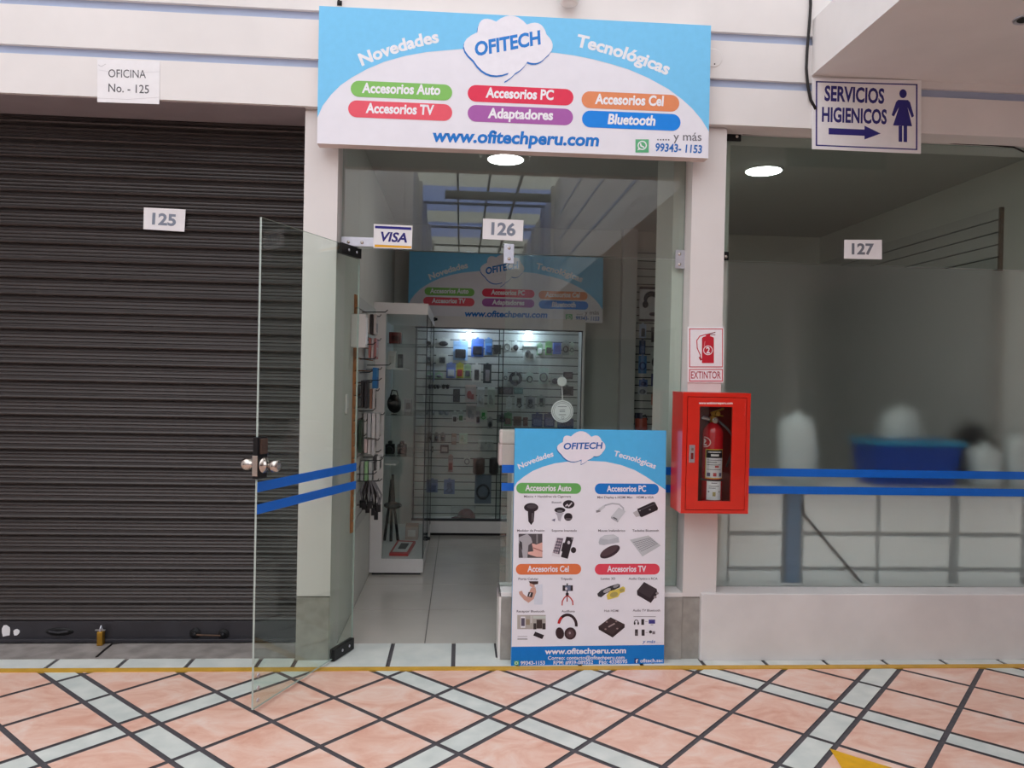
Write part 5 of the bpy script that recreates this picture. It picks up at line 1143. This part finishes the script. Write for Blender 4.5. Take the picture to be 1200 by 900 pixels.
for (x0, x1) in cols + [(1204, 1226)]:
    for k in range(3):
        a, b = max(at(x0, 600, y0).x, xa+.01), at(x1, 600, y0).x; mb = MB(); mb.box((a, y0-.012, max(zr_[2*k+1], .12)), (b, y0+.006, zr_[2*k]), mat('drawer_white', (246, 248, 246), .4, 0, .01, 10)); build(mb, 'drawer', t, bevel=.004)
q0, q1 = at(923, 640, 4.21), at(937, 640, 4.21); mb = MB(); mb.box((q0.x, 4.21, .0022), (q1.x, 4.242, zt), mat('blue_grey_post', (112, 134, 160), .5, 0, .05, 10)); tag(build(mb, 'upright_post', None), 'blue grey upright post behind the frosted glass by the counter', 'post')
a, b = at(940, 602, 4.23), at(1019, 694, 4.22); mb = MB(); mb.tube([(a.x+.006, 4.236, a.z+.06), (a.x+.008, 4.236, a.z), ((a.x*.55+b.x*.45), 4.232, a.z*.58+b.z*.42-.01), (b.x, 4.222, b.z), (b.x+.1, 4.222, b.z-.12), (b.x+.2, 4.23, .009)], .006, M['cable'], 8); tag(build(mb, 'loose_cable', None, smooth=True), 'dark loose cable slanting down behind the frosted glass', 'cable')
def tub(x0, x1, Y, dy, py):
    a, b = at(x0, py, Y), at(x1, py, Y); z0 = zt+.0005; o = thing('storage_tub', ((a.x+b.x)/2, Y+dy/2, z0), 'deep blue storage tub on the counter behind the frosted glass', 'tub'); h = a.z-z0
    B = mat('blue_plastic', (10, 62, 160), .4, 0, .05, 10); mb = MB(); i_ = .03
    lo = [(a.x+i_, Y+i_, z0), (b.x-i_, Y+i_, z0), (b.x-i_, Y+dy-i_, z0), (a.x+i_, Y+dy-i_, z0)]; hi = [(a.x, Y, a.z), (b.x, Y, a.z), (b.x, Y+dy, a.z), (a.x, Y+dy, a.z)]
    hi2 = [(a.x+.012, Y+.012, a.z), (b.x-.012, Y+.012, a.z), (b.x-.012, Y+dy-.012, a.z), (a.x+.012, Y+dy-.012, a.z)]; lo2 = [(x, y, z+.01) for x, y, z in lo]
    mb.add(lo+hi+hi2+lo2, [(3,2,1,0)] + [(i, (i+1) % 4, 4+(i+1) % 4, 4+i) for i in range(4)] + [(4+i, 4+(i+1) % 4, 8+(i+1) % 4, 8+i) for i in range(4)] + [(8+i, 8+(i+1) % 4, 12+(i+1) % 4, 12+i) for i in range(4)] + [(12, 13, 14, 15)], B); build(mb, 'body', o)
    mb = MB()
    C = mat('cyan_plastic', (40, 150, 190), .4, 0, .05, 10)
    for (p, q) in (((a.x-.015, Y-.015), (b.x+.015, Y+.01)), ((a.x-.015, Y+dy-.01), (b.x+.015, Y+dy+.015)), ((a.x-.015, Y), (a.x+.01, Y+dy)), ((b.x-.01, Y), (b.x+.015, Y+dy))): mb.box((p[0], p[1], a.z-.012), (q[0], q[1], a.z+.012), C)
    build(mb, 'rim', o, bevel=.003)
tub(1024, 1128, 4.42, .26, 519)
def sack(x0, x1, py, Y, z0, label, m=M['white'], r=.5, name='white_bag', cat='bag'):
    a, b = at(x0, py, Y), at(x1, py, Y); w = (b.x-a.x)/2; c = (a.x+b.x)/2; h = a.z-z0
    o = thing(name, (c, Y, z0+.0005), label, cat, 'bags behind the frosted glass'); mb = MB(); n = 18; prof = [(0, .7), (.06, .96), (.4, 1.0), (.74, .98), (.88, .88), (.96, .66), (.99, .4), (1, .2)]
    vs = []
    for t_, k in prof:
        for i in range(n):
            a_ = 2*math.pi*i/n; q = 1+.10*math.sin(3*a_+7*t_)+.05*math.sin(5*a_+3*t_); vs.append((c+w*k*q*math.cos(a_), Y+min(w, .1)*k*q*math.sin(a_), z0+.001+h*t_))
    mb.add(vs, [(i*n+k, i*n+(k+1) % n, (i+1)*n+(k+1) % n, (i+1)*n+k) for i in range(len(prof)-1) for k in range(n)] + [tuple(range(n))[::-1], tuple(range((len(prof)-1)*n, len(prof)*n))], m); build(mb, 'body', o, smooth=True)
    mb = MB(); mb.lathe((c, Y, z0+h*.985), (0, 0, 1), [(0, w*.26), (.014, w*.2), (.03, w*.26)], m, 14); build(mb, 'tie', o)
pl = mat('milky_plastic', (206, 214, 212), .4, 0, .05, 12)
sack(912, 957, 486, 4.50, zt, 'white plastic bag on the counter left of the blue tub', pl)
z9 = zt+.011
sack(1034, 1082, 478, 4.84, zt, 'white plastic bag standing behind the blue tub', pl)
sack(1136, 1170, 522, 4.48, zt, 'low white plastic bag on the counter right of the blue tub', pl)
sack(1180, 1204, 510, 4.44, zt, 'white plastic bag cut off by the right edge of the frosted window', pl)
sack(1122, 1156, 498, 4.80, zt, 'dark bag behind the white bags right of the blue tub', KB, name='dark_bag')

# ================================================================== SMALL FITTINGS OUTSIDE
y_ = YF-.012
mb = MB(); pts = [(949.5, -14), (950, 6), (948.5, 28), (946, 58), (945, 80), (946.5, 100), (950, 117), (956, 128)]; mb.tube([at(x, y, y_) for x, y in pts], .008, M['cable'], 8)
tag(build(mb, 'hanging_cable', None, smooth=True), 'black cable running down the fascia behind the restroom sign', 'cable')
mb = MB(); P = [at(870, 157, YG-.012), at(905, 158, YG-.012), at(955, 159, YG-.012), at(1079, 164, YG-.012), at(1120, 168, YG-.012), at(1160, 170, YG-.012), at(1188, 172.5, YG-.012), at(1200, 178, YG-.012), at(1230, 190, YG-.012)]
mb.tube(P, .005, M['cable'], 8); tag(build(mb, 'header_cable', None, smooth=True), 'thin black cable along the top edge of the upper right glass', 'cable')
q = at(836, 68, YF); t = thing('blank_cover', (q.x, YF-.004, q.z-.04), 'round white blank cover plate on the fascia just right of the shop banner', 'cover plate')
mb = MB(); mb.lathe((q.x, YF+.001, q.z), (0, -1, 0), [(0, .048), (.003, .048), (.005, .045)], M['plaster'], 30); build(mb, 'disc', t)
mb = MB(); s = at(837.5, 75, YF-.005); mb.lathe(s, (0, -1, 0), [(0, .004), (.002, .003)], M['black'], 10); build(mb, 'screw', t)
q = at(667, 5, YF-.055); t = thing('spot_fixture', (q.x, YF-.055, q.z), 'small black spotlight with white lower rim above the shop banner', 'light fixture')
mb = MB(); mb.lathe(q, (0, 0, 1), [(0, .034), (.004, .044), (.014, .048), (.022, .046)], M['ringw'], 26); build(mb, 'rim', t)
mb = MB(); mb.lathe((q.x, q.y, q.z+.022), (0, 0, 1), [(0, .044), (.05, .044), (.08, .03)], M['black'], 22); mb.box((q.x-.015, q.y, q.z+.05), (q.x+.015, YF+.001, q.z+.075), M['black']); build(mb, 'housing', t)
mb = MB(); a = at(398, 4, YF); mb.tube([(a.x, YF+.002, a.z), (a.x, YF-.03, a.z), (a.x, YF-.034, a.z+.03), (a.x, YF-.03, a.z+.06)], .006, M['black'], 8); mb.box((a.x-.012, YF-.004, a.z-.012), (a.x+.012, YF+.001, a.z+.012), M['black'])
tag(build(mb, 'wall_hook', None), 'small black hook on the fascia above the banner left end', 'hook')
q = atZ(1203, 22, zs); t = thing('downlight', (q.x, q.y, zs-.008), 'small dark recessed spotlight in the overhang underside at the right edge', 'spotlight')
mb = MB(); mb.lathe((q.x, q.y, zs+.001), (0, 0, -1), [(0, .055), (.006, .053), (.008, .044), (.004, .040)], M['steel'], 26); build(mb, 'rim', t)
mb = MB(); mb.lathe((q.x, q.y, zs-.001), (0, 0, -1), [(0, .040), (.003, .036)], M['black'], 22); build(mb, 'lens', t)
P = [atZ(x, y, .0012) for x, y in ((972, 877), (980, 889), (988, 903), (1000, 930), (1130, 938), (1090, 915), (1045, 899.5), (1000, 886))]
mb = MB(); mb.add([(p.x, p.y, .0012) for p in P], [tuple(range(len(P)))], M['yellow2'])
o = build(mb, 'floor_marking', None); tag(o, 'yellow painted arrow tip on the pink floor at the bottom edge', 'floor marking')
